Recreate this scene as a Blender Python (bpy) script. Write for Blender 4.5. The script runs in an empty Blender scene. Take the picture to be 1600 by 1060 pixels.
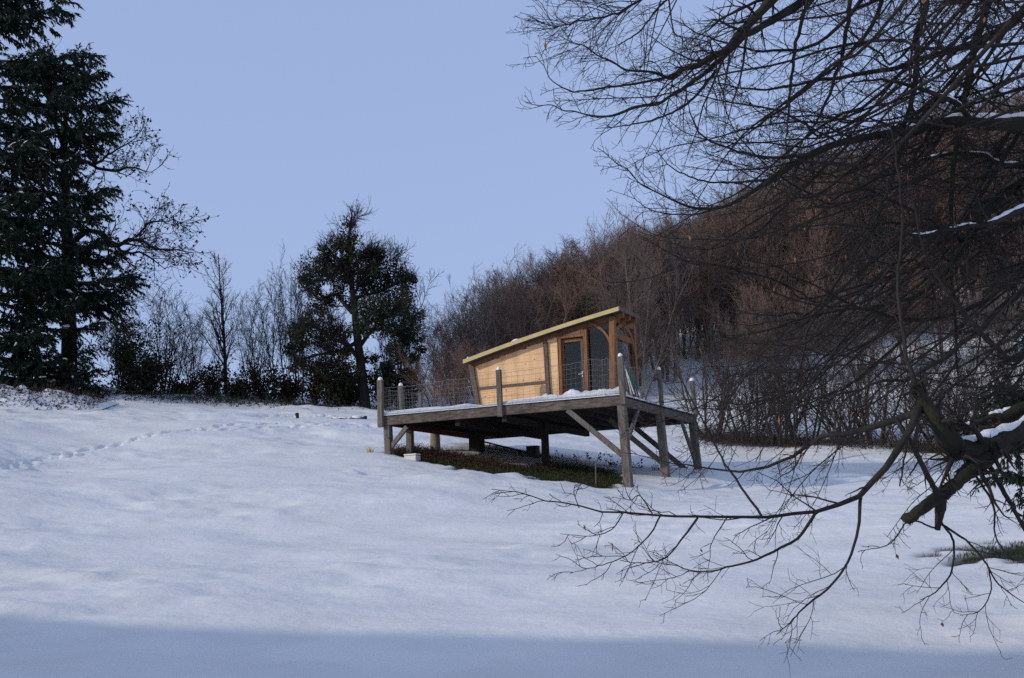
import bpy, math, random
import numpy as np
from mathutils import Vector, Matrix, noise

random.seed(7)
RNG = np.random.default_rng(11)
scene = bpy.context.scene
COL = scene.collection

# ------------------------------------------------------------------ camera, sky, sun, exposure
F_PX, ROLL, YH = 2000.0, math.radians(2.0), 335.0
CAM = np.array([0.0, 0.0, 1.6])
PITCH = math.atan(YH / F_PX)
_r0 = np.array([1.0, 0, 0]); _fwd = np.array([0, math.cos(PITCH), math.sin(PITCH)])
_up0 = np.array([0, -math.sin(PITCH), math.cos(PITCH)])
_right = math.cos(ROLL) * _r0 - math.sin(ROLL) * _up0
_up = math.sin(ROLL) * _r0 + math.cos(ROLL) * _up0
cam_data = bpy.data.cameras.new('camera'); cam = bpy.data.objects.new('camera', cam_data); COL.objects.link(cam)
cam_data.sensor_width = 36.0; cam_data.lens = 36.0 * F_PX / 1600.0
cam_data.clip_start = 0.1; cam_data.clip_end = 3000
cam.matrix_world = Matrix(((_right[0], _up[0], -_fwd[0], CAM[0]), (_right[1], _up[1], -_fwd[1], CAM[1]),
                           (_right[2], _up[2], -_fwd[2], CAM[2]), (0, 0, 0, 1)))
scene.camera = cam

SUN_AZ = np.array([-0.93, -0.37]); SUN_AZ /= np.linalg.norm(SUN_AZ)      # horizontal direction towards the sun
SUN_EL = math.radians(20)
world = bpy.data.worlds.new('World'); scene.world = world; world.use_nodes = True
wn = world.node_tree.nodes; wl = world.node_tree.links
sky = wn.new('ShaderNodeTexSky'); sky.sky_type = 'NISHITA'; sky.sun_disc = False
sky.sun_elevation = SUN_EL; sky.sun_rotation = math.atan2(SUN_AZ[0], SUN_AZ[1])
sky.air_density = 1.0; sky.dust_density = 1.5; sky.ozone_density = 2.0; sky.altitude = 300
hs = wn.new('ShaderNodeHueSaturation'); hs.inputs['Saturation'].default_value = 0.62; hs.inputs['Hue'].default_value = 0.52
bg = wn['Background']; bg.inputs['Strength'].default_value = 0.085
veil = wn.new('ShaderNodeMixRGB'); veil.blend_type = 'MIX'; veil.inputs['Fac'].default_value = 0.55
veil.inputs['Color2'].default_value = (5.65, 7.75, 12.8, 1)        # thin even high veil over the blue
wl.new(sky.outputs[0], hs.inputs['Color']); wl.new(hs.outputs[0], veil.inputs['Color1']); wl.new(veil.outputs[0], bg.inputs['Color'])
sun_d = bpy.data.lights.new('sun', 'SUN'); sun_d.energy = 2.0; sun_d.angle = math.radians(1.1); sun_d.color = (1.0, 0.93, 0.82)
sun = bpy.data.objects.new('sun', sun_d); COL.objects.link(sun)
SUN_DIR = Vector((SUN_AZ[0] * math.cos(SUN_EL), SUN_AZ[1] * math.cos(SUN_EL), math.sin(SUN_EL)))
sun.rotation_euler = SUN_DIR.to_track_quat('Z', 'Y').to_euler(); sun.location = (-60, -20, 60)
vs = scene.view_settings; vs.view_transform = 'Standard'; vs.look = 'None'; vs.gamma = 1.0; vs.exposure = 0.0
vs.use_curve_mapping = False
scene.render.engine = 'CYCLES'
scene.cycles.max_bounces = 6; scene.cycles.transparent_max_bounces = 8
scene.cycles.use_denoising = False
scene.cycles.sample_clamp_indirect = 2.0; scene.cycles.sample_clamp_direct = 4.0; scene.cycles.caustics_reflective = False; scene.cycles.caustics_refractive = False

# ------------------------------------------------------------------ placing helpers
def ray(px, py):
    a, b = px - 800.0, py - 530.0
    return _fwd + (a * _right - b * _up) / F_PX
def P(px, py, d): return CAM + ray(px, py) * d
def on_z(px, py, z):
    r = ray(px, py); return CAM + r * ((z - CAM[2]) / r[2])
def on_plane(px, py, o, n):
    r = ray(px, py); return CAM + r * (np.dot(o - CAM, n) / np.dot(r, n))

# ------------------------------------------------------------------ object helpers
def tag(o, label=None, cat=None, group=None, kind=None):
    if label: o['label'] = label
    if cat: o['category'] = cat
    if group: o['group'] = group
    if kind: o['kind'] = kind
    return o
def empty(name, loc=(0, 0, 0), label=None, cat=None, group=None):
    o = bpy.data.objects.new(name, None); COL.objects.link(o); o.location = Vector([float(c) for c in loc])
    o.empty_display_size = 0.1
    return tag(o, label, cat, group)
def np_mesh(name, V, F, smooth=False):
    """V (n,3); F list of arrays, each (m,k) with k = 3 or 4"""
    V = np.asarray(V, dtype=np.float32)
    me = bpy.data.meshes.new(name)
    if not isinstance(F, list): F = [F]
    F = [np.asarray(f, dtype=np.int32) for f in F if len(f)]
    me.vertices.add(len(V)); me.vertices.foreach_set('co', V.ravel())
    nl = sum(f.size for f in F); npoly = sum(len(f) for f in F)
    me.loops.add(nl); me.loops.foreach_set('vertex_index', np.concatenate([f.ravel() for f in F]))
    me.polygons.add(npoly)
    tot = np.concatenate([np.full(len(f), f.shape[1], dtype=np.int32) for f in F])
    st = np.concatenate([[0], np.cumsum(tot)[:-1]]).astype(np.int32)
    me.polygons.foreach_set('loop_start', st); me.polygons.foreach_set('loop_total', tot)
    me.polygons.foreach_set('use_smooth', np.full(npoly, bool(smooth)))
    me.update(calc_edges=True)
    return me
def obj(name, me, material, parent=None, loc=None):
    o = bpy.data.objects.new(name, me); COL.objects.link(o)
    if material is not None and len(me.materials) == 0: me.materials.append(material)
    if parent is not None: o.parent = parent
    if loc is not None: o.location = Vector([float(c) for c in loc])
    return o
def copy_tree(o, parent=None):
    c = o.copy(); COL.objects.link(c); c.parent = parent
    for ch in [x for x in o.children]: copy_tree(ch, c)
    return c
class MB:
    """collects boxes and bars for one mesh"""
    def __init__(s): s.v = []; s.q = []; s.t = []; s.n = 0
    def add(s, v, q=(), t=()):
        v = np.asarray(v, float)
        s.v.append(v)
        for f in q: s.q.append([i + s.n for i in f])
        for f in t: s.t.append([i + s.n for i in f])
        s.n += len(v); return s
    def hexa(s, b, t):            # bottom ring of 4, top ring of 4
        return s.add(list(b) + list(t), [(3, 2, 1, 0), (4, 5, 6, 7), (0, 1, 5, 4), (1, 2, 6, 5), (2, 3, 7, 6), (3, 0, 4, 7)])
    def box(s, c, ax, ay, az):    # centre and half-axis vectors
        c, ax, ay, az = [np.asarray(x, float) for x in (c, ax, ay, az)]
        b = [c - ax - ay - az, c + ax - ay - az, c + ax + ay - az, c - ax + ay - az]
        return s.hexa(b, [p + 2 * az for p in b])
    def bar(s, a, b, side, w, h, w2=None, h2=None):   # bar a->b, cross-section axes side (w) and the third (h)
        a, b, side = [np.asarray(x, float) for x in (a, b, side)]
        d = b - a; d /= np.linalg.norm(d); side = side - d * side.dot(d); side /= np.linalg.norm(side); u = np.cross(d, side)
        w2 = w if w2 is None else w2; h2 = h if h2 is None else h2
        ring = lambda p, ww, hh: [p - side * ww / 2 - u * hh / 2, p + side * ww / 2 - u * hh / 2, p + side * ww / 2 + u * hh / 2, p - side * ww / 2 + u * hh / 2]
        return s.hexa(ring(a, w, h), ring(b, w2, h2))
    def prism(s, poly, off):      # polygon (3-D points) pushed along off
        poly = [np.asarray(p, float) for p in poly]; off = np.asarray(off, float); n = len(poly)
        v = poly + [p + off for p in poly]
        c0 = sum(poly) / n
        v += [c0, c0 + off]
        q = [(i, (i + 1) % n, n + (i + 1) % n, n + i) for i in range(n)]
        t = [((i + 1) % n, i, 2 * n) for i in range(n)] + [(n + i, n + (i + 1) % n, 2 * n + 1) for i in range(n)]
        return s.add(v, q, t)
    def tube(s, pts, rad, sides=6):
        V, Q = tubes(np.asarray([pts], float), np.asarray([rad], float), sides)
        return s.add(V, Q)
    def build(s, name, material, parent=None, smooth=False, bevel=0):
        V = np.concatenate(s.v)
        o0 = np.asarray(parent.location) if (parent is not None and parent.parent is None) else None
        me = np_mesh(name, V, [np.array(s.q, dtype=np.int32).reshape(-1, 4), np.array(s.t, dtype=np.int32).reshape(-1, 3)], smooth)
        ob = obj(name, me, material, parent)
        if bevel:
            m = ob.modifiers.new('bevel', 'BEVEL'); m.width = bevel; m.segments = 1; m.limit_method = 'ANGLE'
        return ob

# ------------------------------------------------------------------ branch engine (numpy)
def tubes(Pp, Rr, sides):
    """Pp (B,K,3) polylines, Rr (B,K) radii -> verts, quads"""
    B, K, _ = Pp.shape
    T = np.empty_like(Pp); T[:, 1:-1] = Pp[:, 2:] - Pp[:, :-2]; T[:, 0] = Pp[:, 1] - Pp[:, 0]; T[:, -1] = Pp[:, -1] - Pp[:, -2]
    T /= np.linalg.norm(T, axis=2, keepdims=True) + 1e-9
    m = Pp[:, -1] - Pp[:, 0]; m /= np.linalg.norm(m, axis=1, keepdims=True) + 1e-9
    ref = np.where(np.abs(m[:, 2:3]) > 0.8, np.array([[1.0, 0, 0]]), np.array([[0, 0, 1.0]]))
    ref = np.repeat(ref[:, None, :], K, axis=1)
    A = np.cross(T, ref); A /= np.linalg.norm(A, axis=2, keepdims=True) + 1e-9
    Bn = np.cross(T, A)
    th = np.arange(sides) * 2 * math.pi / sides
    V = Pp[:, :, None, :] + Rr[:, :, None, None] * (np.cos(th)[None, None, :, None] * A[:, :, None, :] + np.sin(th)[None, None, :, None] * Bn[:, :, None, :])
    b = np.arange(B)[:, None, None] * (K * sides); k = np.arange(K - 1)[None, :, None] * sides; j = np.arange(sides)[None, None, :]
    j2 = (j + 1) % sides
    Q = np.stack([b + k + j, b + k + j2, b + k + sides + j2, b + k + sides + j], axis=3).reshape(-1, 4)
    return V.reshape(-1, 3), Q
class Bag:
    def __init__(s): s.V = []; s.Q = []; s.T = []; s.n = 0
    def tubes(s, Pp, Rr, sides):
        if len(Pp) == 0: return
        V, Q = tubes(np.asarray(Pp, float), np.asarray(Rr, float), sides); s.V.append(V); s.Q.append(Q + s.n); s.n += len(V)
    def raw(s, V, Q=None, T=None):
        s.V.append(V)
        if Q is not None: s.Q.append(Q + s.n)
        if T is not None: s.T.append(T + s.n)
        s.n += len(V)
    def build(s, name, material, parent=None, smooth=True):
        F = []
        if s.Q: F.append(np.concatenate(s.Q))
        if s.T: F.append(np.concatenate(s.T))
        return obj(name, np_mesh(name, np.concatenate(s.V), F, smooth), material, parent)
def nrm(a): return a / (np.linalg.norm(a, axis=-1, keepdims=True) + 1e-9)
def walk(rng, pos, d, L, K, wob, trop):
    n = len(pos); out = np.empty((n, K, 3)); out[:, 0] = pos; seg = (L / (K - 1))[:, None]
    for k in range(1, K):
        d = nrm(d + wob * rng.normal(size=(n, 3)) + trop)
        out[:, k] = out[:, k - 1] + d * seg
    return out
def grow(rng, Pp, Rr, counts, t0, t1, Lfun, ang, K, wob, trop, rr, rend, rmin=0.0, flat=0.0):
    """children of polylines Pp; Lfun(t, parent_length) -> length"""
    B, K0, _ = Pp.shape
    counts = np.broadcast_to(np.asarray(counts), (B,)).astype(int)
    idx = np.repeat(np.arange(B), counts); n = len(idx)
    if n == 0: return np.zeros((0, K, 3)), np.zeros((0, K))
    first = np.cumsum(counts) - counts
    k = np.arange(n) - first[idx]
    t = t0 + (t1 - t0) * (k + rng.random(n)) / counts[idx]
    s = t * (K0 - 1); i = np.minimum(s.astype(int), K0 - 2); f = (s - i)[:, None]
    pos = Pp[idx, i] * (1 - f) + Pp[idx, i + 1] * f
    tan = nrm(Pp[idx, i + 1] - Pp[idx, i])
    rad = Rr[idx, i] * (1 - f[:, 0]) + Rr[idx, i + 1] * f[:, 0]
    w = rng.normal(size=(n, 3)); w[:, 2] *= (1 - flat); w -= tan * (w * tan).sum(1, keepdims=True); w = nrm(w)
    a = np.radians(ang[0] + (ang[1] - ang[0]) * rng.random(n))[:, None]
    d = np.cos(a) * tan + np.sin(a) * w
    plen = np.linalg.norm(np.diff(Pp, axis=1), axis=2).sum(1)[idx]
    L = Lfun(t, plen) * (0.55 + 0.75 * rng.random(n))
    out = walk(rng, pos, d, L, K, wob, np.asarray(trop, float))
    r0 = np.maximum(rad * rr, rmin); e = np.linspace(0, 1, K)[None, :]
    R = r0[:, None] * (1 - e) + np.minimum(rend, r0)[:, None] * e if np.ndim(rend) else r0[:, None] * (1 - e) + np.minimum(r0, rend)[:, None] * e
    return out, R
def resample(pts, rad, K):
    """smooth Catmull-Rom through pts (n,3) -> K points"""
    pts = np.asarray(pts, float); rad = np.asarray(rad, float); n = len(pts)
    ext = np.vstack([2 * pts[0] - pts[1], pts, 2 * pts[-1] - pts[-2]])
    s = np.linspace(0, n - 1, K); i = np.minimum(s.astype(int), n - 2); f = (s - i)[:, None]
    p0, p1, p2, p3 = ext[i], ext[i + 1], ext[i + 2], ext[i + 3]
    out = 0.5 * ((2 * p1) + (-p0 + p2) * f + (2 * p0 - 5 * p1 + 4 * p2 - p3) * f ** 2 + (-p0 + 3 * p1 - 3 * p2 + p3) * f ** 3)
    return out, np.interp(s, np.arange(n), rad)
def leaves(rng, pos, axis, length, width, jitter=0.6):
    """folded diamond leaves/sprays (2 triangles each) at pos pointing along axis"""
    n = len(pos)
    ax = nrm(axis + jitter * rng.normal(size=(n, 3)))
    w = rng.normal(size=(n, 3)); w -= ax * (w * ax).sum(1, keepdims=True); w = nrm(w)
    L = (length * (0.6 + 0.8 * rng.random(n)))[:, None]; W = (width * (0.6 + 0.8 * rng.random(n)))[:, None]
    nn = np.cross(ax, w)
    a = pos; b = pos + ax * L * 0.45 + w * W * 0.5 + nn * W * 0.15; c = pos + ax * L; d = pos + ax * L * 0.45 - w * W * 0.5 + nn * W * 0.15
    V = np.stack([a, b, c, d], axis=1).reshape(-1, 3); o = np.arange(n)[:, None] * 4
    T = np.concatenate([o + np.array([[0, 1, 2]]), o + np.array([[0, 2, 3]])])
    return V, T

# ------------------------------------------------------------------ materials
MATS = {}
def mat(name, c1, c2=None, scale=8.0, rough=0.85, bump=0.0, bscale=None, stretch=(1, 1, 1), coords='Object', spec=0.3, detail=4.0):
    m = bpy.data.materials.new(name); m.use_nodes = True; nt = m.node_tree; b = nt.nodes['Principled BSDF']
    b.inputs['Roughness'].default_value = rough; b.inputs['Specular IOR Level'].default_value = spec
    b.inputs['Base Color'].default_value = (*c1, 1)
    if c2 is not None or bump:
        tc = nt.nodes.new('ShaderNodeTexCoord'); mp = nt.nodes.new('ShaderNodeMapping'); mp.inputs['Scale'].default_value = stretch
        nt.links.new(tc.outputs[coords], mp.inputs[0])
    if c2 is not None:
        no = nt.nodes.new('ShaderNodeTexNoise'); no.inputs['Scale'].default_value = scale; no.inputs['Detail'].default_value = detail
        cr = nt.nodes.new('ShaderNodeValToRGB'); cr.color_ramp.elements[0].position = 0.3; cr.color_ramp.elements[1].position = 0.7
        cr.color_ramp.elements[0].color = (*c1, 1); cr.color_ramp.elements[1].color = (*c2, 1)
        nt.links.new(mp.outputs[0], no.inputs['Vector']); nt.links.new(no.outputs['Fac'], cr.inputs[0]); nt.links.new(cr.outputs[0], b.inputs['Base Color'])
    if bump:
        n2 = nt.nodes.new('ShaderNodeTexNoise'); n2.inputs['Scale'].default_value = bscale or scale * 3; n2.inputs['Detail'].default_value = 5
        bp = nt.nodes.new('ShaderNodeBump'); bp.inputs['Strength'].default_value = bump; bp.inputs['Distance'].default_value = 0.02
        nt.links.new(mp.outputs[0], n2.inputs['Vector']); nt.links.new(n2.outputs['Fac'], bp.inputs['Height']); nt.links.new(bp.outputs[0], b.inputs['Normal'])
    MATS[name] = m; return m
SNOW_C = (0.80, 0.82, 0.87)
M_snow = mat('snow', (0.79, 0.775, 0.76), (0.84, 0.83, 0.81), 3.0, 0.7, 0.35, 25.0, spec=0.2)
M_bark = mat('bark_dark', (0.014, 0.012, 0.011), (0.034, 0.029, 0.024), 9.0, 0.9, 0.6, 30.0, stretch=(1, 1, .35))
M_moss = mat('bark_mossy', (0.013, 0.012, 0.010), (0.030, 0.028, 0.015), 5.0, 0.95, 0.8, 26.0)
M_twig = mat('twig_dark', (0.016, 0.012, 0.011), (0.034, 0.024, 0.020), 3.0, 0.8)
M_ftrunk = mat('wood_trunk', (0.10, 0.078, 0.062), (0.20, 0.16, 0.125), 2.0, 0.9)
M_ftwig = mat('wood_twig', (0.155, 0.096, 0.072), (0.26, 0.165, 0.122), 0.35, 0.85)
M_ftwig2 = mat('wood_twig_grey', (0.11, 0.080, 0.066), (0.20, 0.15, 0.12), 0.35, 0.85)
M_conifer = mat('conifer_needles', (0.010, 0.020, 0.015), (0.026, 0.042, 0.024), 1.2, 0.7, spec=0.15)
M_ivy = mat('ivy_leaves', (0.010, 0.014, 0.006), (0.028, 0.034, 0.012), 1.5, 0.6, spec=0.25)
M_holly = mat('bramble_leaves', (0.014, 0.018, 0.010), (0.034, 0.036, 0.018), 2.0, 0.7, spec=0.2)
M_bramble = mat('bramble_stems', (0.020, 0.014, 0.010), (0.042, 0.031, 0.018), 2.0, 0.8, spec=0.15)
M_deadleaf = mat('dead_leaf', (0.16, 0.065, 0.025), (0.28, 0.13, 0.05), 6.0, 0.8)
M_grey = mat('weathered_timber', (0.095, 0.081, 0.070), (0.205, 0.178, 0.155), 3.0, 0.9, 0.5, 22.0, stretch=(6, 6, 1.0))
M_greyh = mat('weathered_beam', (0.062, 0.047, 0.038), (0.165, 0.137, 0.115), 2.6, 0.9, 0.5, 18.0, stretch=(1, 2.5, 6))
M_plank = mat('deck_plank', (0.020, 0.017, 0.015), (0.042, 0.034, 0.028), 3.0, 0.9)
M_wall = mat('pale_pine', (0.76, 0.465, 0.235), (0.83, 0.53, 0.285), 1.6, 0.6, 0.15, 9.0, stretch=(1, 1, 7))
def knots(m):
    nt = m.node_tree; b = nt.nodes['Principled BSDF']; L = nt.links; src = b.inputs['Base Color'].links[0].from_socket
    tc = nt.nodes.new('ShaderNodeTexCoord'); vo = nt.nodes.new('ShaderNodeTexVoronoi'); vo.inputs['Scale'].default_value = 3.2; vo.inputs['Randomness'].default_value = 1
    mp = nt.nodes.new('ShaderNodeMapping'); mp.inputs['Scale'].default_value = (1, 1, 1.6); L.new(tc.outputs['Object'], mp.inputs[0]); L.new(mp.outputs[0], vo.inputs['Vector'])
    cr = nt.nodes.new('ShaderNodeValToRGB'); cr.color_ramp.elements[0].position = .05; cr.color_ramp.elements[0].color = (.30, .20, .14, 1); cr.color_ramp.elements[1].position = .13; cr.color_ramp.elements[1].color = (1, 1, 1, 1)
    L.new(vo.outputs['Distance'], cr.inputs[0])
    no = nt.nodes.new('ShaderNodeTexNoise'); no.inputs['Scale'].default_value = 1.1; no.inputs['Detail'].default_value = 6; m2 = nt.nodes.new('ShaderNodeMapping'); m2.inputs['Scale'].default_value = (2.5, 2.5, .6); L.new(tc.outputs['Object'], m2.inputs[0]); L.new(m2.outputs[0], no.inputs['Vector'])
    c2 = nt.nodes.new('ShaderNodeValToRGB'); c2.color_ramp.elements[0].position = .35; c2.color_ramp.elements[0].color = (.80, .76, .72, 1); c2.color_ramp.elements[1].position = .6; c2.color_ramp.elements[1].color = (1, 1, 1, 1); L.new(no.outputs['Fac'], c2.inputs[0])
    a = nt.nodes.new('ShaderNodeMixRGB'); a.blend_type = 'MULTIPLY'; a.inputs['Fac'].default_value = 1; c = nt.nodes.new('ShaderNodeMixRGB'); c.blend_type = 'MULTIPLY'; c.inputs['Fac'].default_value = 1
    L.new(src, a.inputs['Color1']); L.new(cr.outputs[0], a.inputs['Color2']); L.new(a.outputs[0], c.inputs['Color1']); L.new(c2.outputs[0], c.inputs['Color2']); L.new(c.outputs[0], b.inputs['Base Color'])
knots(M_wall); M_wall.node_tree.nodes['Principled BSDF'].inputs['Roughness'].default_value = .65; knots(M_greyh); knots(M_grey)
M_brown = mat('stained_timber', (0.15, 0.062, 0.027), (0.26, 0.115, 0.05), 3.0, 0.7, 0.3, 16.0, stretch=(5, 5, 1))
M_oldtrim = mat('weathered_trim', (0.085, 0.058, 0.042), (0.16, 0.12, 0.095), 4.0, 0.85, 0.3, 16.0, stretch=(5, 5, 1))
M_fascia = mat('yellow_fascia', (0.46, 0.35, 0.15), (0.55, 0.43, 0.20), 3.0, 0.6)
M_roof = mat('roof_felt', (0.035, 0.037, 0.035), (0.06, 0.06, 0.055), 4.0, 0.9)
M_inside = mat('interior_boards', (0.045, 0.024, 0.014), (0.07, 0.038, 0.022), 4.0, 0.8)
M_wire = mat('galvanised_wire', (0.22, 0.21, 0.20), None, rough=0.6)
M_green = mat('green_paint', (0.012, 0.07, 0.045), (0.02, 0.10, 0.065), 5.0, 0.5)
M_alu = mat('pale_metal', (0.45, 0.46, 0.46), None, rough=0.35)
M_black = mat('black_plastic', (0.012, 0.012, 0.014), None, rough=0.5)
M_white = mat('white_polystyrene', (0.62, 0.58, 0.50), (0.72, 0.68, 0.60), 12.0, 0.9)
M_red = mat('red_oxide_paint', (0.11, 0.012, 0.01), (0.16, 0.022, 0.018), 4.0, 0.7)
M_grass = mat('winter_grass', (0.022, 0.030, 0.008), (0.055, 0.062, 0.018), 3.0, 0.9)
M_bracken = mat('dead_bracken', (0.04, 0.022, 0.013), (0.085, 0.048, 0.026), 4.0, 0.9)
M_straw = mat('straw_grass', (0.42, 0.30, 0.09), (0.52, 0.38, 0.13), 4.0, 0.9)
M_stone = mat('field_stone', (0.10, 0.085, 0.07), (0.2, 0.17, 0.14), 5.0, 0.95, 0.5)
M_plaster = mat('shadow_house_plaster', (0.55, 0.5, 0.42), (0.62, 0.57, 0.48), 3.0, 0.9)
M_tile = mat('roof_tile', (0.22, 0.10, 0.06), (0.30, 0.15, 0.09), 5.0, 0.9)
M_concrete = mat('old_stump', (0.20, 0.17, 0.12), (0.33, 0.28, 0.20), 5.0, 0.9, 0.4)
def glass_mat():
    m = bpy.data.materials.new('window_glass'); m.use_nodes = True; nt = m.node_tree; nt.nodes.remove(nt.nodes['Principled BSDF'])
    tr = nt.nodes.new('ShaderNodeBsdfTransparent'); tr.inputs[0].default_value = (.86, .9, .9, 1)
    gl = nt.nodes.new('ShaderNodeBsdfGlossy'); gl.inputs['Roughness'].default_value = 0.01; gl.inputs[0].default_value = (.95, .97, 1, 1)
    fr_ = nt.nodes.new('ShaderNodeFresnel'); fr_.inputs[0].default_value = 1.5; mx = nt.nodes.new('ShaderNodeMixShader')
    ge = nt.nodes.new('ShaderNodeNewGeometry'); om = nt.nodes.new('ShaderNodeMath'); om.operation = 'SUBTRACT'; om.inputs[0].default_value = 1.0; mu = nt.nodes.new('ShaderNodeMath'); mu.operation = 'MULTIPLY'
    nt.links.new(ge.outputs['Backfacing'], om.inputs[1]); nt.links.new(fr_.outputs[0], mu.inputs[0]); nt.links.new(om.outputs[0], mu.inputs[1]); nt.links.new(mu.outputs[0], mx.inputs[0]); nt.links.new(tr.outputs[0], mx.inputs[1]); nt.links.new(gl.outputs[0], mx.inputs[2])
    nt.links.new(mx.outputs[0], nt.nodes['Material Output'].inputs['Surface']); return m
M_glass = glass_mat()

# ------------------------------------------------------------------ deck frame of reference (needed by the terrain)
N0 = P(970, 619, 38.0); DZ = N0[2]
L0 = on_z(597, 652, DZ); R0 = on_z(1086, 650, DZ)
UH = (L0 - N0); LU = float(np.linalg.norm(UH)); UH = UH / LU
VH = np.array([-UH[1], UH[0], 0.0]);  VH = VH if VH[1] > 0 else -VH
LV = float(np.dot(R0 - N0, VH)); ZH = np.array([0, 0, 1.0])
def D(u, v, w): return N0 + UH * u + VH * v + ZH * w          # deck local -> world
def loc(p): q = np.asarray(p) - N0; return float(q @ UH), float(q @ VH), float(q[2])
def fr(px, py, v): return loc(on_plane(px, py, N0 + VH * v, VH))     # pixel on a plane parallel to the front
def sd(px, py, u): return loc(on_plane(px, py, N0 + UH * u, UH))     # pixel on a plane parallel to the side
#--BODY--
# ------------------------------------------------------------------ the snowy hillside
def W(px, d, z):
    r = ray(px, 600) * d; return np.array([r[0], r[1], z])
LBOT = on_plane(604, 711, N0, VH); NBOT = on_plane(979, 763, N0, VH)
CTRL = [P(*c) for c in [
    (-100, 1060, 14.0), (400, 1060, 14.0), (800, 1060, 14.0), (1200, 1060, 13.7), (1700, 1060, 13.2),
    (-100, 960, 19.5), (400, 960, 18.6), (800, 960, 18.0), (1200, 960, 17.2), (1700, 960, 16.5),
    (0, 850, 27.5), (400, 850, 26.5), (800, 850, 25.5), (1200, 850, 24), (1600, 862, 21.5),
    (0, 750, 39), (250, 740, 38), (500, 740, 37), (750, 740, 37.4), (820, 770, 34), (1100, 775, 35.5), (1300, 775, 34), (1600, 775, 30),
    (0, 690, 46), (250, 670, 48), (450, 668, 50), (560, 690, 46.5),
    (-100, 632, 57), (100, 632, 56.5), (300, 634, 57), (450, 643, 57), (580, 650, 56), (680, 660, 54),
    (-100, 606, 66), (80, 600, 66), (300, 609, 66), (450, 622, 66), (560, 630, 66), (660, 632, 66),
    (690, 700, 46), (860, 705, 47), (960, 712, 46.5), (1042, 750, 41.8), (1088, 743, 44.5),
    (760, 645, 62), (900, 655, 60), (1000, 670, 55), (1100, 690, 52), (1250, 700, 49), (1400, 710, 46), (1600, 725, 42),
    (1120, 632, 62), (1300, 640, 58), (1450, 645, 56), (1600, 650, 54),
    (1150, 585, 70), (1300, 560, 72), (1450, 550, 72), (1600, 545, 72),
    (1000, 575, 75), (820, 575, 80), (1250, 470, 88), (1500, 440, 90), (1000, 500, 95), (1700, 420, 92),
]]
CTRL += [LBOT, NBOT]
CTRL += [W(-400, 66, 11.6), W(-400, 40, 7.5), W(2000, 40, 5.0), W(2000, 25, 2.6), W(0, 110, 7.0), W(400, 110, 5.5), W(650, 110, 6.5), W(-400, 120, 6.0), W(500, 180, -4), W(900, 130, 24), W(1300, 130, 38), W(1800, 130, 45), W(1300, 190, 52)]
CTRL += [np.array(c, float) for c in [(0, 0, 0), (-8, 0, .35), (8, 0, -.2), (-25, 0, 1.0), (25, 2, 0.2), (0, -20, -1.6), (0, 7, .12), (-6, 8, .4), (6, 8, 0), (-25, 15, 2.0), (-35, 30, 5.2)]]
CTRL = np.array(CTRL); _cxy = CTRL[:, :2]
def _phi(r): return np.where(r > 1e-9, r * r * np.log(r + 1e-12), 0)
_n = len(CTRL); _A = np.zeros((_n + 3, _n + 3)); _d = np.linalg.norm(_cxy[:, None] - _cxy[None], axis=2) / 30
_A[:_n, :_n] = _phi(_d) + np.eye(_n) * 0.02; _A[:_n, _n] = 1; _A[:_n, _n + 1:] = _cxy / 30; _A[_n:, :_n] = _A[:_n, _n:].T
_w = np.linalg.solve(_A, np.concatenate([CTRL[:, 2], np.zeros(3)]))
def ground(x, y):
    x = np.atleast_1d(np.asarray(x, float)); y = np.atleast_1d(np.asarray(y, float)); out = np.empty(x.shape)
    xf, yf = x.ravel(), y.ravel(); of = out.ravel()
    for a in range(0, len(xf), 40000):
        q = np.stack([xf[a:a + 40000], yf[a:a + 40000]], 1); d = np.linalg.norm(q[:, None] - _cxy[None], axis=2) / 30
        of[a:a + 40000] = _phi(d) @ _w[:_n] + _w[_n] + q @ _w[_n + 1:] / 30
    z = of.reshape(x.shape)
    far = np.clip((np.hypot(x, y - 40) - 120) / 120, 0, 1)      # beyond the built hill the land eases down
    return z * (1 - far) + np.minimum(z, 8 + 0 * z) * far
def g1(x, y): return float(ground(x, y)[0])
def base(px, d):
    """a point of the ground seen in column px at depth d"""
    py = 650.0
    for _ in range(6):
        p = P(px, py, d); z = g1(p[0], p[1]); py += (p[2] - z) / d * F_PX
    p = P(px, py, d); return np.array([p[0], p[1], g1(p[0], p[1])]), py
def hit(px, py, d0=12, d1=120):
    """first ground point met by the ray through a pixel"""
    r = ray(px, py); ds = np.linspace(d0, d1, 1500); q = CAM + r[None] * ds[:, None]
    below = q[:, 2] < ground(q[:, 0], q[:, 1]); i = int(np.argmax(below)) if below.any() else 700
    return np.array([q[i, 0], q[i, 1], g1(q[i, 0], q[i, 1])])
def vnoise(x, y, s, seed=0):
    """smooth value noise, vectorised"""
    x = x / s + 37.3 * seed; y = y / s - 11.7 * seed; xi = np.floor(x); yi = np.floor(y); fx = x - xi; fy = y - yi
    fx = fx * fx * (3 - 2 * fx); fy = fy * fy * (3 - 2 * fy)
    h = lambda a, b: np.modf(np.sin(a * 127.1 + b * 311.7 + seed * 17.0) * 43758.5453)[0]
    return (h(xi, yi) * (1 - fx) + h(xi + 1, yi) * fx) * (1 - fy) + (h(xi, yi + 1) * (1 - fx) + h(xi + 1, yi + 1) * fx) * fy
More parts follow.
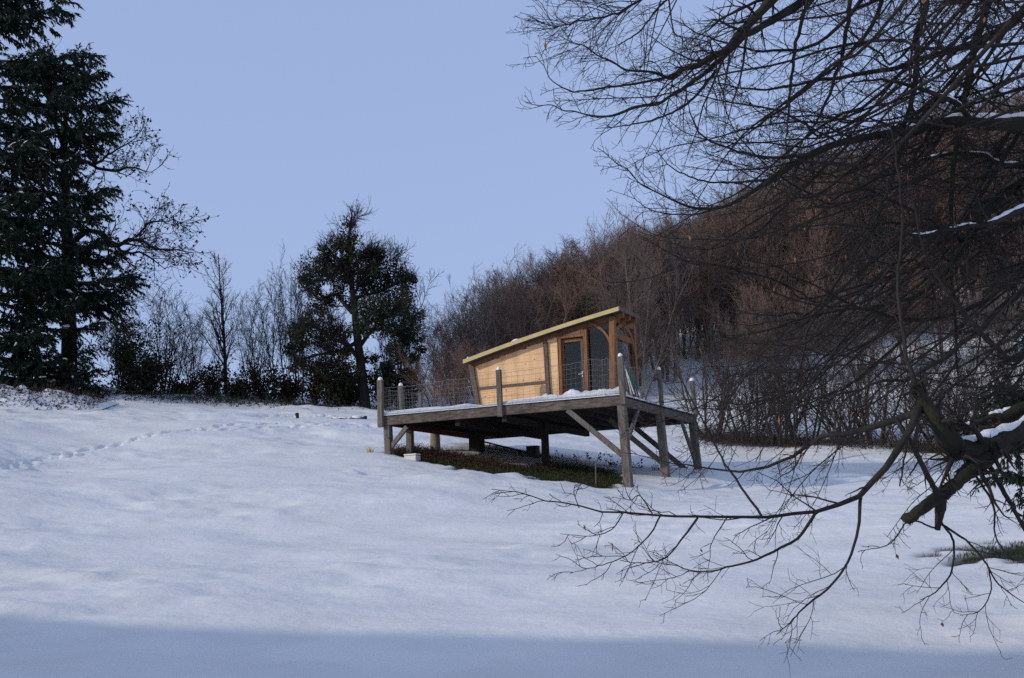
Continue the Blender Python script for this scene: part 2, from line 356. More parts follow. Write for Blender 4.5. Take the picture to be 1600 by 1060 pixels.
def seg_dist(x, y, poly):
    best = np.full(x.shape, 1e9); along = np.zeros(x.shape); acc = 0
    for a, b in zip(poly[:-1], poly[1:]):
        ab = b - a; L2 = ab @ ab; t = np.clip(((x - a[0]) * ab[0] + (y - a[1]) * ab[1]) / L2, 0, 1)
        d = np.hypot(x - a[0] - t * ab[0], y - a[1] - t * ab[1]); m = d < best
        best = np.where(m, d, best); along = np.where(m, acc + t * math.sqrt(L2), along); acc += math.sqrt(L2)
    return best, along
def axis_coords(lo, hi, step, far_lo, far_hi):
    c = list(np.arange(lo, hi + 1e-6, step)); s = step
    while c[-1] < far_hi: s *= 1.25; c.append(c[-1] + s)
    s = step
    while c[0] > far_lo: s *= 1.25; c.insert(0, c[0] - s)
    return np.array(c)
XS = axis_coords(-24, 24, 0.115, -260, 260); YS = axis_coords(11, 62, 0.115, -60, 330)
GX, GY = np.meshgrid(XS, YS); GZ = ground(GX, GY)
near = np.clip(1 - np.maximum(np.abs(GX) - 24, 0) / 20, 0, 1) * np.clip(1 - np.maximum(GY - 64, 0) / 30, 0, 1)
GZ += near * (vnoise(GX + .6 * GY, GY, 2.6, 1) * 0.12 + vnoise(GX, GY, 7.0, 3) * 0.16)
PATCH = .30 + .70 * np.clip(vnoise(GX, GY, 5.0, 15) * 1.4 + .45, 0, 1)
GZ += near * PATCH * (vnoise(GX * .85 + .4 * GY, GY, 1.0, 2) * 0.070 + vnoise(GX + .45 * GY, GY, .55, 4) * 0.052 + vnoise(GX + .2 * GY, GY, .31, 8) * 0.022)
# dimples of old sunk footprints across the middle of the field
GZ -= near * np.clip(vnoise(GX, GY, .5, 9) - 0.35, 0, 1) * 0.14 * np.clip(vnoise(GX, GY, 5.0, 5) + .1, 0, 1) * np.clip((GY - 18) / 6, 0, 1)
def trail(pxs, width=0.21, depth=0.13, pitch=0.72):
    pts = [hit(a, b) for a, b in pxs]; poly = [p[:2] for p in pts]
    global GZ
    rs = np.random.default_rng(int(pxs[0][0] + 999)); seg = [np.linalg.norm(b - a) for a, b in zip(poly[:-1], poly[1:])]; tot = sum(seg); cum = np.concatenate([[0], np.cumsum(seg)])
    pxx = np.array([p[0] for p in poly]); pyy = np.array([p[1] for p in poly]); q = 0.0; side = 1
    d, _ = seg_dist(GX, GY, poly); GZ -= np.exp(-(d / (width * 1.1)) ** 2) * depth * .35
    while q < tot:
        c = np.array([np.interp(q, cum, pxx), np.interp(q, cum, pyy)]); e = np.array([np.interp(q + .3, cum, pxx), np.interp(q + .3, cum, pyy)]) - np.array([np.interp(q - .3, cum, pxx), np.interp(q - .3, cum, pyy)])
        e /= np.linalg.norm(e) + 1e-9; nn_ = np.array([-e[1], e[0]]); c = c + nn_ * side * width * .55 + rs.normal(size=2) * .04
        i0, i1 = np.searchsorted(XS, c[0] - .7), np.searchsorted(XS, c[0] + .7); j0, j1 = np.searchsorted(YS, c[1] - .7), np.searchsorted(YS, c[1] + .7)
        dx, dy = GX[j0:j1, i0:i1] - c[0], GY[j0:j1, i0:i1] - c[1]; al = dx * e[0] + dy * e[1]; ac = dx * nn_[0] + dy * nn_[1]
        r2 = (al / .21) ** 2 + (ac / (width * .62)) ** 2; dp = depth * rs.uniform(.7, 1.25)
        GZ[j0:j1, i0:i1] -= dp * np.exp(-r2 ** 2); GZ[j0:j1, i0:i1] += dp * .35 * np.exp(-((np.sqrt(r2) - 1.5) / .35) ** 2)
        q += pitch * .5 * rs.uniform(.8, 1.2); side = -side
trail([(-40, 743), (60, 718), (120, 707), (180, 696), (260, 684), (330, 677), (380, 670), (440, 668)])
trail([(-30, 729), (60, 720), (130, 709)], 0.2, 0.10)
trail([(330, 681), (420, 675), (500, 673), (595, 678)], 0.24, 0.12)
trail([(430, 668), (520, 668), (600, 674)], 0.24, 0.12)
trail([(405, 652), (440, 651), (480, 653), (520, 655)], 0.5, 0.14, .35)
trail([(985, 770), (1060, 775), (1140, 790)], 0.22, 0.05)
for bx, by, rr, hh in [(550, 738, .16, .10), (543, 736, .1, .08), (558, 739, .12, .07)]:   # little lumps of crust
    c = hit(bx, by); GZ += hh * np.exp(-(((GX - c[0]) ** 2 + (GY - c[1]) ** 2) / rr ** 2) ** 2)
# where the snow has not reached (under the deck) or has melted off
BARE = [hit(*p)[:2] for p in [(612, 710), (640, 721), (720, 734), (800, 744), (880, 754), (940, 760), (966, 760)]]
BARE += [hit(*p)[:2] for p in [(978, 752), (962, 736), (905, 724), (860, 720), (825, 729), (740, 719), (690, 709), (650, 700), (622, 704)]]
def inside(x, y, poly):
    r = np.zeros(x.shape, bool); n = len(poly)
    for i in range(n):
        (xa, ya), (xb, yb) = poly[i], poly[(i + 1) % n]
        c = ((ya > y) != (yb > y)) & (x < (xb - xa) * (y - ya) / (yb - ya + 1e-12) + xa); r ^= c
    return r
def bare_at(x, y):
    sdist, _ = seg_dist(x, y, BARE + [BARE[0]]); s = np.where(inside(x, y, BARE), sdist, -sdist)
    s = s + (vnoise(x, y, .55, 12)) * .30 + vnoise(x, y, .2, 13) * .12
    b = np.clip(s / 0.22 + .5, 0, 1)
    q = hit(1585, 863); e = 1 - np.hypot((x - q[0]) / 1.5, (y - q[1]) / 0.9) + vnoise(x, y, .35, 14) * .5
    return np.maximum(b, np.clip(e / .4, 0, 1))
BR = bare_at(GX, GY) * (near > 0.5)
GZ -= BR * 0.10
ny, nx = GX.shape; ii = np.arange(ny * nx).reshape(ny, nx)
gq = np.stack([ii[:-1, :-1], ii[:-1, 1:], ii[1:, 1:], ii[1:, :-1]], axis=2).reshape(-1, 4)
gme = np_mesh('ground', np.stack([GX, GY, GZ], axis=2).reshape(-1, 3), gq, True)
at = gme.attributes.new('bare', 'FLOAT', 'POINT'); at.data.foreach_set('value', BR.ravel().astype(np.float32))
def ground_mat():
    m = bpy.data.materials.new('snow_ground'); m.use_nodes = True; nt = m.node_tree; b = nt.nodes['Principled BSDF']; L = nt.links
    b.inputs['Roughness'].default_value = 0.65; b.inputs['Specular IOR Level'].default_value = 0.25
    tc = nt.nodes.new('ShaderNodeTexCoord')
    n1 = nt.nodes.new('ShaderNodeTexNoise'); n1.inputs['Scale'].default_value = 0.6; n1.inputs['Detail'].default_value = 6
    c1 = nt.nodes.new('ShaderNodeValToRGB'); c1.color_ramp.elements[0].color = (0.70, 0.685, 0.66, 1); c1.color_ramp.elements[1].color = (0.78, 0.763, 0.738, 1)
    c1.color_ramp.elements[0].position = .35; c1.color_ramp.elements[1].position = .65
    n2 = nt.nodes.new('ShaderNodeTexNoise'); n2.inputs['Scale'].default_value = 5; n2.inputs['Detail'].default_value = 8
    c2 = nt.nodes.new('ShaderNodeValToRGB'); c2.color_ramp.elements[0].color = (0.012, 0.009, 0.006, 1); c2.color_ramp.elements[1].color = (0.035, 0.034, 0.012, 1)
    c2.color_ramp.elements[0].position = .35; c2.color_ramp.elements[1].position = .65
    at = nt.nodes.new('ShaderNodeAttribute'); at.attribute_name = 'bare'
    mx = nt.nodes.new('ShaderNodeMixRGB')
    for n in (n1, n2): L.new(tc.outputs['Object'], n.inputs['Vector'])
    L.new(n1.outputs['Fac'], c1.inputs[0]); L.new(n2.outputs['Fac'], c2.inputs[0]); L.new(at.outputs['Fac'], mx.inputs['Fac'])
    L.new(c1.outputs[0], mx.inputs['Color1']); L.new(c2.outputs[0], mx.inputs['Color2']); L.new(mx.outputs[0], b.inputs['Base Color'])
    n3 = nt.nodes.new('ShaderNodeTexNoise'); n3.inputs['Scale'].default_value = 6; n3.inputs['Detail'].default_value = 6
    mp = nt.nodes.new('ShaderNodeMapping'); mp.inputs['Scale'].default_value = (.8, 1, 1); L.new(tc.outputs['Object'], mp.inputs[0]); L.new(mp.outputs[0], n3.inputs['Vector'])
    bp = nt.nodes.new('ShaderNodeBump'); bp.inputs['Strength'].default_value = .55; bp.inputs['Distance'].default_value = .05
    L.new(n3.outputs['Fac'], bp.inputs['Height']); L.new(bp.outputs[0], b.inputs['Normal'])
    return m
gob = obj('ground', gme, ground_mat()); tag(gob, 'rolling snow-covered meadow rising to the hill', None, None, 'structure')

# ------------------------------------------------------------------ unseen gabled building, added and turned to cast the shadow over the near snow
hx0, hx1, hy0, hy1, hw, hr = -40.0, -10.6, 1.4, 13.0, 4.0, 7.6
def shadow_house():
    gz = g1(-18, 8)
    t = empty('shadow_house', (-18, 8, gz), 'unseen gabled building outside the left edge, added to shade the near snow', 'shadow_house')
    o = np.array(t.location)
    ymid = (hy0 + hy1) / 2
    def B(m, x0, x1, y0, y1, z0, z1): return m.box(np.array([(x0 + x1) / 2, (y0 + y1) / 2, (z0 + z1) / 2]) - o, ((x1 - x0) / 2, 0, 0), (0, (y1 - y0) / 2, 0), (0, 0, (z1 - z0) / 2))
    B(MB(), hx0, hx1, hy0, hy1, gz - 2, hw).build('wall', M_plaster, t)
    for x in (hx0, hx1 - .3):
        MB().prism([np.array([x, hy0, hw]) - o, np.array([x, hy1, hw]) - o, np.array([x, ymid, hr - .1]) - o], (0.3, 0, 0)).build('gable', M_plaster, t)
    for s in (-1, 1):
        ye = ymid + s * ((hy1 - hy0) / 2 + .5); n = np.array([0, s * (hr - hw), (hy1 - hy0) / 2]); n /= np.linalg.norm(n)
        a = np.array([hx0 - .4, ymid, hr]) - o; b = np.array([hx1 + .4, ymid, hr]) - o; c = np.array([hx1 + .4, ye, hw - .3]) - o; d = np.array([hx0 - .4, ye, hw - .3]) - o
        MB().prism([a, b, c, d], n * .18).build('roof_slope', M_tile, t)
    B(MB(), -24, -23.2, 4.4, 5.2, 5.0, 8.2).build('chimney', M_plaster, t)
    t.rotation_euler.z = math.radians(-18.5); t.location.y += 2.3
    for x in (-30, -25, -20, -15): B(MB(), x, x + 1.1, hy1 - .05, hy1 + .06, 1.5, 2.6).build('window', M_brown, t)
shadow_house()
#--PART2--
# ------------------------------------------------------------------ raised timber deck
def deck():
    t = empty('raised_deck', (0, 0, 0), 'weathered timber deck on stilts over the sloping snow, carrying the cabin', 'deck')
    BH = 0.275
    # edge beams: front, right, back, left
    MB().bar(D(-.02, .06, -BH / 2), D(LU, .06, -BH / 2), VH, .11, BH).build('beam', M_greyh, t, bevel=.008)
    MB().bar(D(.045, .12, -BH / 2 - .01), D(.045, LV, -BH / 2 - .01), UH, .11, BH - .02).build('beam', M_greyh, t, bevel=.008)
    MB().bar(D(.12, LV - .06, -BH / 2), D(LU - .12, LV - .06, -BH / 2), VH, .11, BH - .02).build('beam', M_greyh, t)
    MB().bar(D(LU - .06, .12, -BH / 2), D(LU - .06, LV - .1, -BH / 2), UH, .11, BH - .02).build('beam', M_greyh, t)
    rb = MB().bar(D(LU - .55, .5, -.34), D(LU - .55, LV - 1.9, -.34), UH, .10, .13).build('red_beam', M_red, t)
    tag(rb, 'red painted steel beam under the boards')
    for i in range(1, 12):
        u = LU * i / 12
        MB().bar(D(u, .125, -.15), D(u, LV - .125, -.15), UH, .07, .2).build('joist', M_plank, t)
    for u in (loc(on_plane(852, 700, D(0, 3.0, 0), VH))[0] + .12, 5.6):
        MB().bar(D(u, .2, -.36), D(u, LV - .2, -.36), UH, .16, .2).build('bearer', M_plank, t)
    nb = 50
    me = None
    for i in range(nb):                       # floor boards, seen from below and at the edges
        v = .01 + (LV - .03) * (i + .5) / nb; w = (LV - .03) / nb - .012
        if me is None:
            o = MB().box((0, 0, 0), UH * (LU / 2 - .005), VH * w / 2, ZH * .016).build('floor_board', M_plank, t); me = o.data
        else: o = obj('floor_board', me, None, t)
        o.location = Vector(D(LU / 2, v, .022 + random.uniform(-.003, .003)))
    # railing posts (upper) : (top px, bottom px, plane)
    def railpost(a, b, side, pl, wdt, dpt, cap=True):
        f = fr if side == 'f' else sd
        A = D(*f(*a, pl)); Bm = D(*f(*b, pl))
        s = UH if side == 'f' else VH
        o = MB().bar(Bm, A, s, wdt, dpt).build('railing_post', M_grey, t, bevel=.01)
        if cap:
            V = []; r = wdt * .42
            m = MB(); m.tube([A + ZH * -.01, A + ZH * .045, A + ZH * .085, A + ZH * .10], [r, r * .95, r * .6, r * .15], 8)
            c = m.build('snow_cap', M_snow, o, smooth=True)
    railpost((594, 594), (595, 668), 'f', -.065, .19, .12)
    railpost((779, 578), (782, 651.5), 'f', -.06, .165, .11)
    railpost((969, 557), (974, 632.5), 'f', -.06, .17, .12)
    railpost((1029.5, 578), (1034, 634), 'd', -.07, .15, .11)
    railpost((1081, 595), (1087.5, 652), 'd', -.07, .19, .12)
    railpost((626, 603), (628, 648), 'd', LU + .05, .17, .12)
    railpost((657, 614), (658, 648), 'd', LU + .05, .15, .12, False)
    # stilts
    def stilt(u, v, wdt, du=0, dv=0, dz=0.0, name='post', m=M_grey):
        q = D(u + du, v + dv, 0); gz = g1(q[0], q[1]) - .35
        top = D(u, v, -BH + .0 + dz); bot = np.array([q[0], q[1], gz])
        return MB().bar(bot, top, UH, wdt * 1.04, wdt, wdt, wdt).build(name, m, t, bevel=.012)
    stilt(.02, .11, .235, -.10, 0, -.002)
    stilt(LU - .13, .14, .22, -.04)
    stilt(LU - .45, 1.0, .2)
    vm = sd(1031, 650, 0.0)[1]
    stilt(.0, vm, .235, -.12, 0, -.005)
    stilt(.05, LV - .13, .235, -.13, 0, 0)
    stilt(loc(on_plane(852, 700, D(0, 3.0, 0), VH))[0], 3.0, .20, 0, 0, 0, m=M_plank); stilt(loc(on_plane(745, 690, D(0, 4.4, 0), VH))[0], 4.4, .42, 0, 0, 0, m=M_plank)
    p = on_plane(680, 690, D(0, 3.4, 0), VH); u = loc(p)[0]
    q = D(u, 3.4, 0); gz = g1(q[0], q[1]) - .3
    tag(MB().tube([np.array([q[0], q[1], gz]), np.array([q[0], q[1], gz + .6]), D(u, 3.4, -.27)], [.2, .18, .17], 10).build('stump_post', M_concrete, t, smooth=True), 'short round log post')
    # diagonal braces
    def brace(a, b, w=.15, d=.09, m=M_grey): MB().bar(a, b, VH if abs(np.dot(np.asarray(b) - a, UH)) > abs(np.dot(np.asarray(b) - a, VH)) else UH, d, w).build('brace', m, t, bevel=.008)
    brace(D(*fr(887, 641, .06)), D(*fr(972, 711, .10)), .16)
    brace(D(*fr(636, 667, .08)), D(*fr(611, 699, .12)), .15)
    bu0, _, bw0 = fr(887, 641, .06); bu1, _, bw1 = fr(972, 711, .10)
    brace(D(bu0, vm, bw0), D(bu1 - .05, vm, bw1 - .05), .16); brace(D(bu0 + .4, LV - .13, bw0), D(bu1 - .08, LV - .13, bw1 - .45), .17)
    brace(D(.05, 1.6, -.27), D(.0, .14, -1.55), .13); brace(D(.05, LV - 1.4, -.27), D(.02, LV - .2, -1.6), .13)
    # wire netting: top wire, horizontal and vertical wires
    def netting(pts, h0, name='wire_netting'):
        bag = Bag(); hs = np.linspace(0.02, 1, 8)
        tops = [np.asarray(p[0]) for p in pts]; bots = [np.asarray(p[1]) for p in pts]
        K = 24 * (len(pts) - 1) + 1; s = np.linspace(0, len(pts) - 1, K); i = np.minimum(s.astype(int), len(pts) - 2); f = (s - i)
        T = np.array([tops[a] * (1 - b) + tops[a + 1] * b for a, b in zip(i, f)]); Bt = np.array([bots[a] * (1 - b) + bots[a + 1] * b for a, b in zip(i, f)])
        T[:, 2] -= np.sin(f * math.pi) * .05 + RNG.normal(size=K) * .008
        off = np.cumsum(RNG.normal(size=(K, 3)) * .006, axis=0); T += off - off[0]
        for h in hs:
            line = Bt * (1 - h) + T * h + RNG.normal(size=(K, 3)) * .004
            bag.tubes(line[None], np.full((1, K), .005 if h > .99 else .0026), 4)
        n = int(np.linalg.norm(tops[-1] - tops[0]) / .15)
        ss = np.linspace(0, K - 1, n); a = np.minimum(ss.astype(int), K - 2); b = (ss - a)[:, None]
        tp = T[a] * (1 - b) + T[a + 1] * b; bt = Bt[a] * (1 - b) + Bt[a + 1] * b
        Pl = np.stack([bt, (bt + tp) / 2 + RNG.normal(size=tp.shape) * .01, tp], axis=1)
        bag.tubes(Pl, np.full((len(Pl), 3), .0025), 4)
        o = bag.build(name, M_wire, t); o['kind'] = 'stuff'
    fp = lambda px, top, bot: (D(*fr(px, top, -.0)), D(*fr(px, bot, -.0)))
    netting([fp(598, 606, 652), fp(700, 594, 643), fp(779, 584, 637), fp(860, 577, 629), fp(925, 567, 622), fp(948, 563, 621), fp(969, 569, 619)], 1)
    sp = lambda px, top, bot, u: (D(*sd(px, top, u)), D(*sd(px, bot, u)))
    netting([sp(973, 570, 619, 0), sp(1030, 582, 633, 0), sp(1084, 602, 649, 0)], 1)
    netting([sp(600, 607, 652, LU), sp(627, 610, 648, LU), sp(657, 616, 645, LU)], 1)
    return t
deck()

def deck_snow():
    """lumpy sheet of snow on the boards, shovelled into a ridge in front of the door"""
    nu, nv = 180, 90
    us = np.linspace(-.03, LU - .02, nu); vv = np.linspace(-.03, LV - .02, nv); U, Vv = np.meshgrid(us, vv)
    e = np.minimum(np.minimum(U + .03, LU - .02 - U), np.minimum(Vv + .03, LV - .02 - Vv))
    h = .13 * np.clip(e / .03, 0, 1) ** .5 * (.85 + .5 * vnoise(U, Vv, .6, 21)) + .02
    ridge = np.exp(-((Vv - .35) / .22) ** 2) * np.clip((3.0 - U) / .4, 0, 1) * np.clip(U / .2 + .2, 0, 1)
    h += ridge * (.10 + .09 * vnoise(U, Vv, .18, 22) + .05 * vnoise(U, Vv, .08, 23))
    h *= np.where((Vv > .7) & (U < 3.6), .45, 1)                      # trodden walkway
    h += .025 * vnoise(U, Vv, .25, 24) * (U < .5)
    edge = np.clip(vnoise(U * 2.2, Vv * 2.2, .5, 25), 0, 1) * .0
    top = N0 + U[..., None] * UH + Vv[..., None] * VH + (h + .04)[..., None] * ZH
    b = N0 + U[..., None] * UH + Vv[..., None] * VH + .037 * ZH
    V = np.concatenate([top.reshape(-1, 3), b.reshape(-1, 3)]); n = nu * nv; i = np.arange(n).reshape(nv, nu)
    q = np.stack([i[:-1, :-1], i[:-1, 1:], i[1:, 1:], i[1:, :-1]], 2).reshape(-1, 4)
    rim = np.concatenate([i[0, :], i[1:, -1], i[-1, -2::-1], i[-2:0:-1, 0]]); r2 = np.roll(rim, -1)
    sides = np.stack([rim, r2, r2 + n, rim + n], 1)
    o = obj('snow_on_deck', np_mesh('snow_on_deck', V, [q, q[:, ::-1] + n, sides], True), M_snow)
    tag(o, 'layer of snow on the deck boards, heaped in front of the cabin door', 'snow', None, 'stuff')
deck_snow()

# ------------------------------------------------------------------ the cabin
def cabin():
    VC = 1.0                                                            # front wall plane
    t = empty('wooden_cabin', (0, 0, 0), 'small pine cabin with a steep single-pitch roof on the raised deck', 'cabin')
    F = lambda px, py, v=VC: np.array(fr(px, py, v))                     # pixel -> deck local on the front plane
    pu = lambda q: D(*q)
    FL = .05
    # measured points on the front wall plane: u and w
    uc = F(957, 550)[0]                                                  # corner post
    tl = F(737.5, 572); bl = F(749.5, 637); bl = np.array([bl[0], VC, FL])
    rl = F(724, 566, VC - .35); rr = F(967, 483, VC - .35); rm = F(805.7, 535.5, VC - .35)
    yb = sd(998, 495, rr[0])[1]                                          # back of the roof
    VB = yb - .25
    us_r = [rr[0], rm[0], rl[0]]; ws_r = [rr[2], rm[2], rl[2]]
    def roof_w(u): return float(np.interp(u, us_r, ws_r)) if rr[0] <= u <= rl[0] else (ws_r[0] if u < rr[0] else ws_r[2])
    # roof: slab, fascia, underside rafters
    n = 10; uu = np.linspace(rr[0], rl[0], n + 1)
    from_coef = np.polyfit(us_r, ws_r, 2); rw = lambda u: float(np.polyval(from_coef, u))
    top = [D(u, VC - .35, rw(u) + .055) for u in uu]; bot = [D(u, VC - .35, rw(u) - .03) for u in uu][::-1]
    MB().prism(top + bot, VH * (yb - VC + .35)).build('roof', M_roof, t)
    fas = [D(u, VC - .385, rw(u) + .07) for u in uu] + [D(u, VC - .385, rw(u) - .055) for u in uu][::-1]
    MB().prism(fas, VH * .032).build('fascia_board', M_fascia, t)
    MB().prism([D(rr[0] - .03, VC - .38, rw(uu[0]) + .065), D(rr[0] - .03, yb, rw(uu[0]) + .065), D(rr[0] - .03, yb, rw(uu[0]) - .05), D(rr[0] - .03, VC - .38, rw(uu[0]) - .05)], UH * .028).build('fascia_board', M_oldtrim, t)
    for v in (VC + .02, (VC + VB) / 2, VB - .06):                         # long rafters
        pts = [D(u, v, rw(u) - .035) for u in uu[:]] + [D(u, v, rw(u) - .185) for u in uu][::-1]
        MB().prism(pts, VH * .09).build('rafter', M_brown, t)
    for u in (uc - .05, uu[3], uu[5], uu[8]):
        MB().bar(D(u, VC + .12, rw(u) - .12), D(u, VB - .1, rw(u) - .12), UH, .08, .12).build('purlin', M_brown, t)
    for (a, b, v0, v1) in ((763, 0, 0, 0),):
        pass
    # patches of snow left on the roof
    for (pa, pb) in ((795, 812), (727, 731)):
        ua = F(pa, 540, VC - .3)[0]; ub = F(pb, 540, VC - .3)[0]
        m = MB(); K = 7; us = np.linspace(ub, ua, K); prof = np.sin(np.linspace(0.15, math.pi - .15, K)) * .09
        V = [D(u, VC - .33, rw(u) + .06) for u in us] + [D(u, VC - .25, rw(u) + .06 + p) for u, p in zip(us, prof)] + [D(u, VC + .5, rw(u) + .06 + p * .8) for u, p in zip(us, prof)] + [D(u, VC + .8, rw(u) + .057) for u in us]
        q = [(r * K + i, r * K + i + 1, (r + 1) * K + i + 1, (r + 1) * K + i) for r in range(3) for i in range(K - 1)]
        m.add(V, q).build('snow_patch', M_snow, t, smooth=True)
    # board wall between the leaning low corner and the middle post: real boards with open joints
    um0 = F(853.5, 580)[0]; ud0 = F(872, 580)[0]
    def boards(ufun0, ufun1, w0, w1f, bh=.205):
        w = w0
        wmax = max(rw(um0), 2.6)
        while True:
            u_l = ufun0(w); u_r = ufun1(w)
            wt = w + bh - .005
            top_l, top_r = rw(ufun0(wt)) - .15, rw(ufun1(wt)) - .15
            if w >= max(top_l, top_r): break
            poly = []
            # clip the board under the sloping roof line
            us = np.linspace(u_r, u_l, 9); up = [min(wt, rw(u) - .15) for u in us]
            keep = [(u, x) for u, x in zip(us, up) if x > w + .01]
            if len(keep) >= 2:
                pr = [(keep[0][0], w)] + keep + [(keep[-1][0], w)]
                MB().prism([D(u, VC + .02, x) for u, x in pr], VH * .03).build('wall_board', M_wall, t)
            w += bh
    lean = lambda w: bl[0] + (tl[0] - bl[0]) * (w - bl[2]) / (tl[2] - bl[2])
    boards(lambda w: lean(w) - .02, lambda w: um0, FL, None)
    boards(lambda w: um0, lambda w: ud0, FL, None)
    # sheathing behind the boards and the closed box of the cabin
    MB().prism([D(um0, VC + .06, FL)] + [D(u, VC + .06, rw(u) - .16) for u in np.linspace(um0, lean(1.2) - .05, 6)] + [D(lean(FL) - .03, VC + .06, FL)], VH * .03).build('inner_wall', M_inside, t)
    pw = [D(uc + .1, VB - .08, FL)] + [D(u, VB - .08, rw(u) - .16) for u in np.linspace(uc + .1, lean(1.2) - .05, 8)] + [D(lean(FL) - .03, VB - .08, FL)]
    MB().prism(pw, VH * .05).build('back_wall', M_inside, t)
    MB().prism([D(lean(FL) - .03, VC + .05, FL), D(lean(FL) - .03, VB - .05, FL), D(lean(tl[2]) - .03, VB - .05, tl[2]), D(lean(tl[2]) - .03, VC + .05, tl[2])], UH * .05).build('end_wall', M_wall, t)
    um2 = F(916, 560)[0]
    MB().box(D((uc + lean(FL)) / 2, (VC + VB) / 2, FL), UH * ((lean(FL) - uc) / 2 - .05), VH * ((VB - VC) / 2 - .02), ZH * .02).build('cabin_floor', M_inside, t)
    # posts and trims
    def post(a, b, w, d=.12, v=VC - .03, m=M_brown, name='corner_post'):
        A = D(*F(*a, v)); Bq = F(*b, v); Bq = np.array([Bq[0], v, FL - .01]) if b[1] > 605 else Bq
        MB().bar(D(*Bq), A, UH, w, d).build(name, m, t, bevel=.006)
    post((737.0, 573), (748.5, 637), .16, .10, VC - .01, M_oldtrim, 'corner_post')
    post((852, 534.5), (857.5, 622), .135, .09, VC - .015, M_oldtrim, 'wall_post')
    post((875, 530), (878, 618), .085, .12, VC - .02, M_brown, 'door_post')
    post((914.5, 514), (918, 616), .125, .14, VC - .02, M_brown, 'door_post')
    post((957, 495), (957.5, 616), .185, .17, VC - .02, M_brown, 'corner_post')
    a, b = F(747, 607.5, VC - .005), F(853, 597, VC - .005)
    MB().bar(D(*a), D(*b), VH, .035, .085).build('wall_rail', M_oldtrim, t)
    # over-door panel and lintel
    a = F(873, 530, VC); b = F(915, 525.5, VC)
    MB().bar(D(*(a + [0, -.05, .03])), D(*(b + [0, -.05, .03])), VH, .1, .075).build('door_lintel', M_brown, t, bevel=.005)
    us = np.linspace(b[0], a[0], 6); lw = lambda u: np.interp(u, [b[0], a[0]], [b[2], a[2]]) + .07
    MB().prism([D(b[0], VC + .03, lw(b[0])), D(a[0], VC + .03, lw(a[0]))] + [D(u, VC + .03, rw(u) - .16) for u in us[::-1]], VH * .03).build('wall_board', M_wall, t)
    # door: frame of stiles and rails round a glass pane
    ud_l = F(879, 580)[0]; ud_r = F(912, 580)[0]; dt = min(a[2], b[2]) - .03
    door = MB().bar(D(ud_l - .03, VC + .05, FL + .02), D(ud_l - .03, VC + .05, dt), UH, .07, .05).build('door', M_brown, t)
    MB().bar(D(ud_r + .04, VC + .05, FL + .02), D(ud_r + .04, VC + .05, dt), UH, .075, .05).build('door_stile', M_oldtrim, door)
    for w in (FL + .1, dt - .05): MB().bar(D(ud_l - .065, VC + .05, w), D(ud_r + .08, VC + .05, w), VH, .045, .1).build('door_rail', M_brown, door)
    MB().box(D((ud_l + ud_r) / 2, VC + .06, (FL + dt) / 2), UH * ((ud_l - ud_r) / 2 - .06), VH * .004, ZH * ((dt - FL) / 2 - .12)).build('pane', M_glass, door)
    hq = F(912, 584.5, VC); hk = D(ud_r + .04, VC - .0, hq[2])
    MB().bar(hk + ZH * -.09, hk + ZH * .09, UH, .045, .012).bar(hk - VH * .05, hk - VH * .05 + UH * .12, ZH, .02, .02).bar(hk, hk - VH * .055, ZH, .02, .02).build('handle', M_alu, door)
    # glazed bay between the door and the corner post
    w_t = rw(um2) - .16
    win = MB().bar(D(um2 - .06, VC + .05, FL + .06), D(uc + .08, VC + .05, FL + .06), VH, .06, .1).build('window', M_brown, t)
    gl = [D(um2 - .05, VC + .055, FL + .08), D(uc + .08, VC + .055, FL + .08), D(uc + .08, VC + .055, rw(uc) - .2), D(um2 - .05, VC + .055, rw(um2) - .2)]
    MB().prism(gl, VH * .008).build('pane', M_glass, win)
    # curved braces at the corner post (front bay)
    def curved(p0, p1, p2, out, w=.075, d=.07, nn=8):
        p0, p1, p2 = [np.asarray(p, float) for p in (p0, p1, p2)]
        ts = np.linspace(0, 1, nn)[:, None]; c = (1 - ts) ** 2 * p0 + 2 * ts * (1 - ts) * p1 + ts ** 2 * p2
        tn = np.gradient(c, axis=0); tn /= np.linalg.norm(tn, axis=1, keepdims=True); s = np.cross(tn, out); s /= np.linalg.norm(s, axis=1, keepdims=True)
        m = MB(); V = []
        for k in range(nn):
            for (x, y) in ((-1, -1), (1, -1), (1, 1), (-1, 1)): V.append(c[k] + s[k] * x * w / 2 + np.asarray(out) * y * d / 2)
        q = [(4 * k + j, 4 * k + (j + 1) % 4, 4 * k + 4 + (j + 1) % 4, 4 * k + 4 + j) for k in range(nn - 1) for j in range(4)]
        q += [(3, 2, 1, 0), (4 * nn - 4, 4 * nn - 3, 4 * nn - 2, 4 * nn - 1)]
        m.add(V, q).build('curved_brace', M_brown, t)
    curved(D(*F(922, 506, VC - .01)), D(*F(947, 513, VC - .01)), D(*F(953.5, 536, VC - .01)), VH)
    # right-hand end: back post, transom, glass and arched braces
    ue = uc - .0
    ve = sd(990.5, 560, ue)[1]
    MB().bar(D(ue, ve, FL), D(ue, ve, rw(ue) - .05), UH, .16, .16).build('corner_post', M_brown, t)
    MB().bar(D(ue, VC + .05, rw(ue) - .12), D(ue, ve - .05, rw(ue) - .12), UH, .12, .17).build('top_beam', M_brown, t)
    ta = np.array(sd(964, 524.5, ue)); tb = np.array(sd(987, 535, ue))
    tw = (ta[2] + tb[2]) / 2
    MB().bar(D(ue, VC + .06, tw), D(ue, ve - .06, tw), UH, .1, .17).build('transom', M_brown, t)
    MB().bar(D(ue, VC + .06, FL + .06), D(ue, ve - .06, FL + .06), UH, .1, .12).build('sill', M_brown, t)
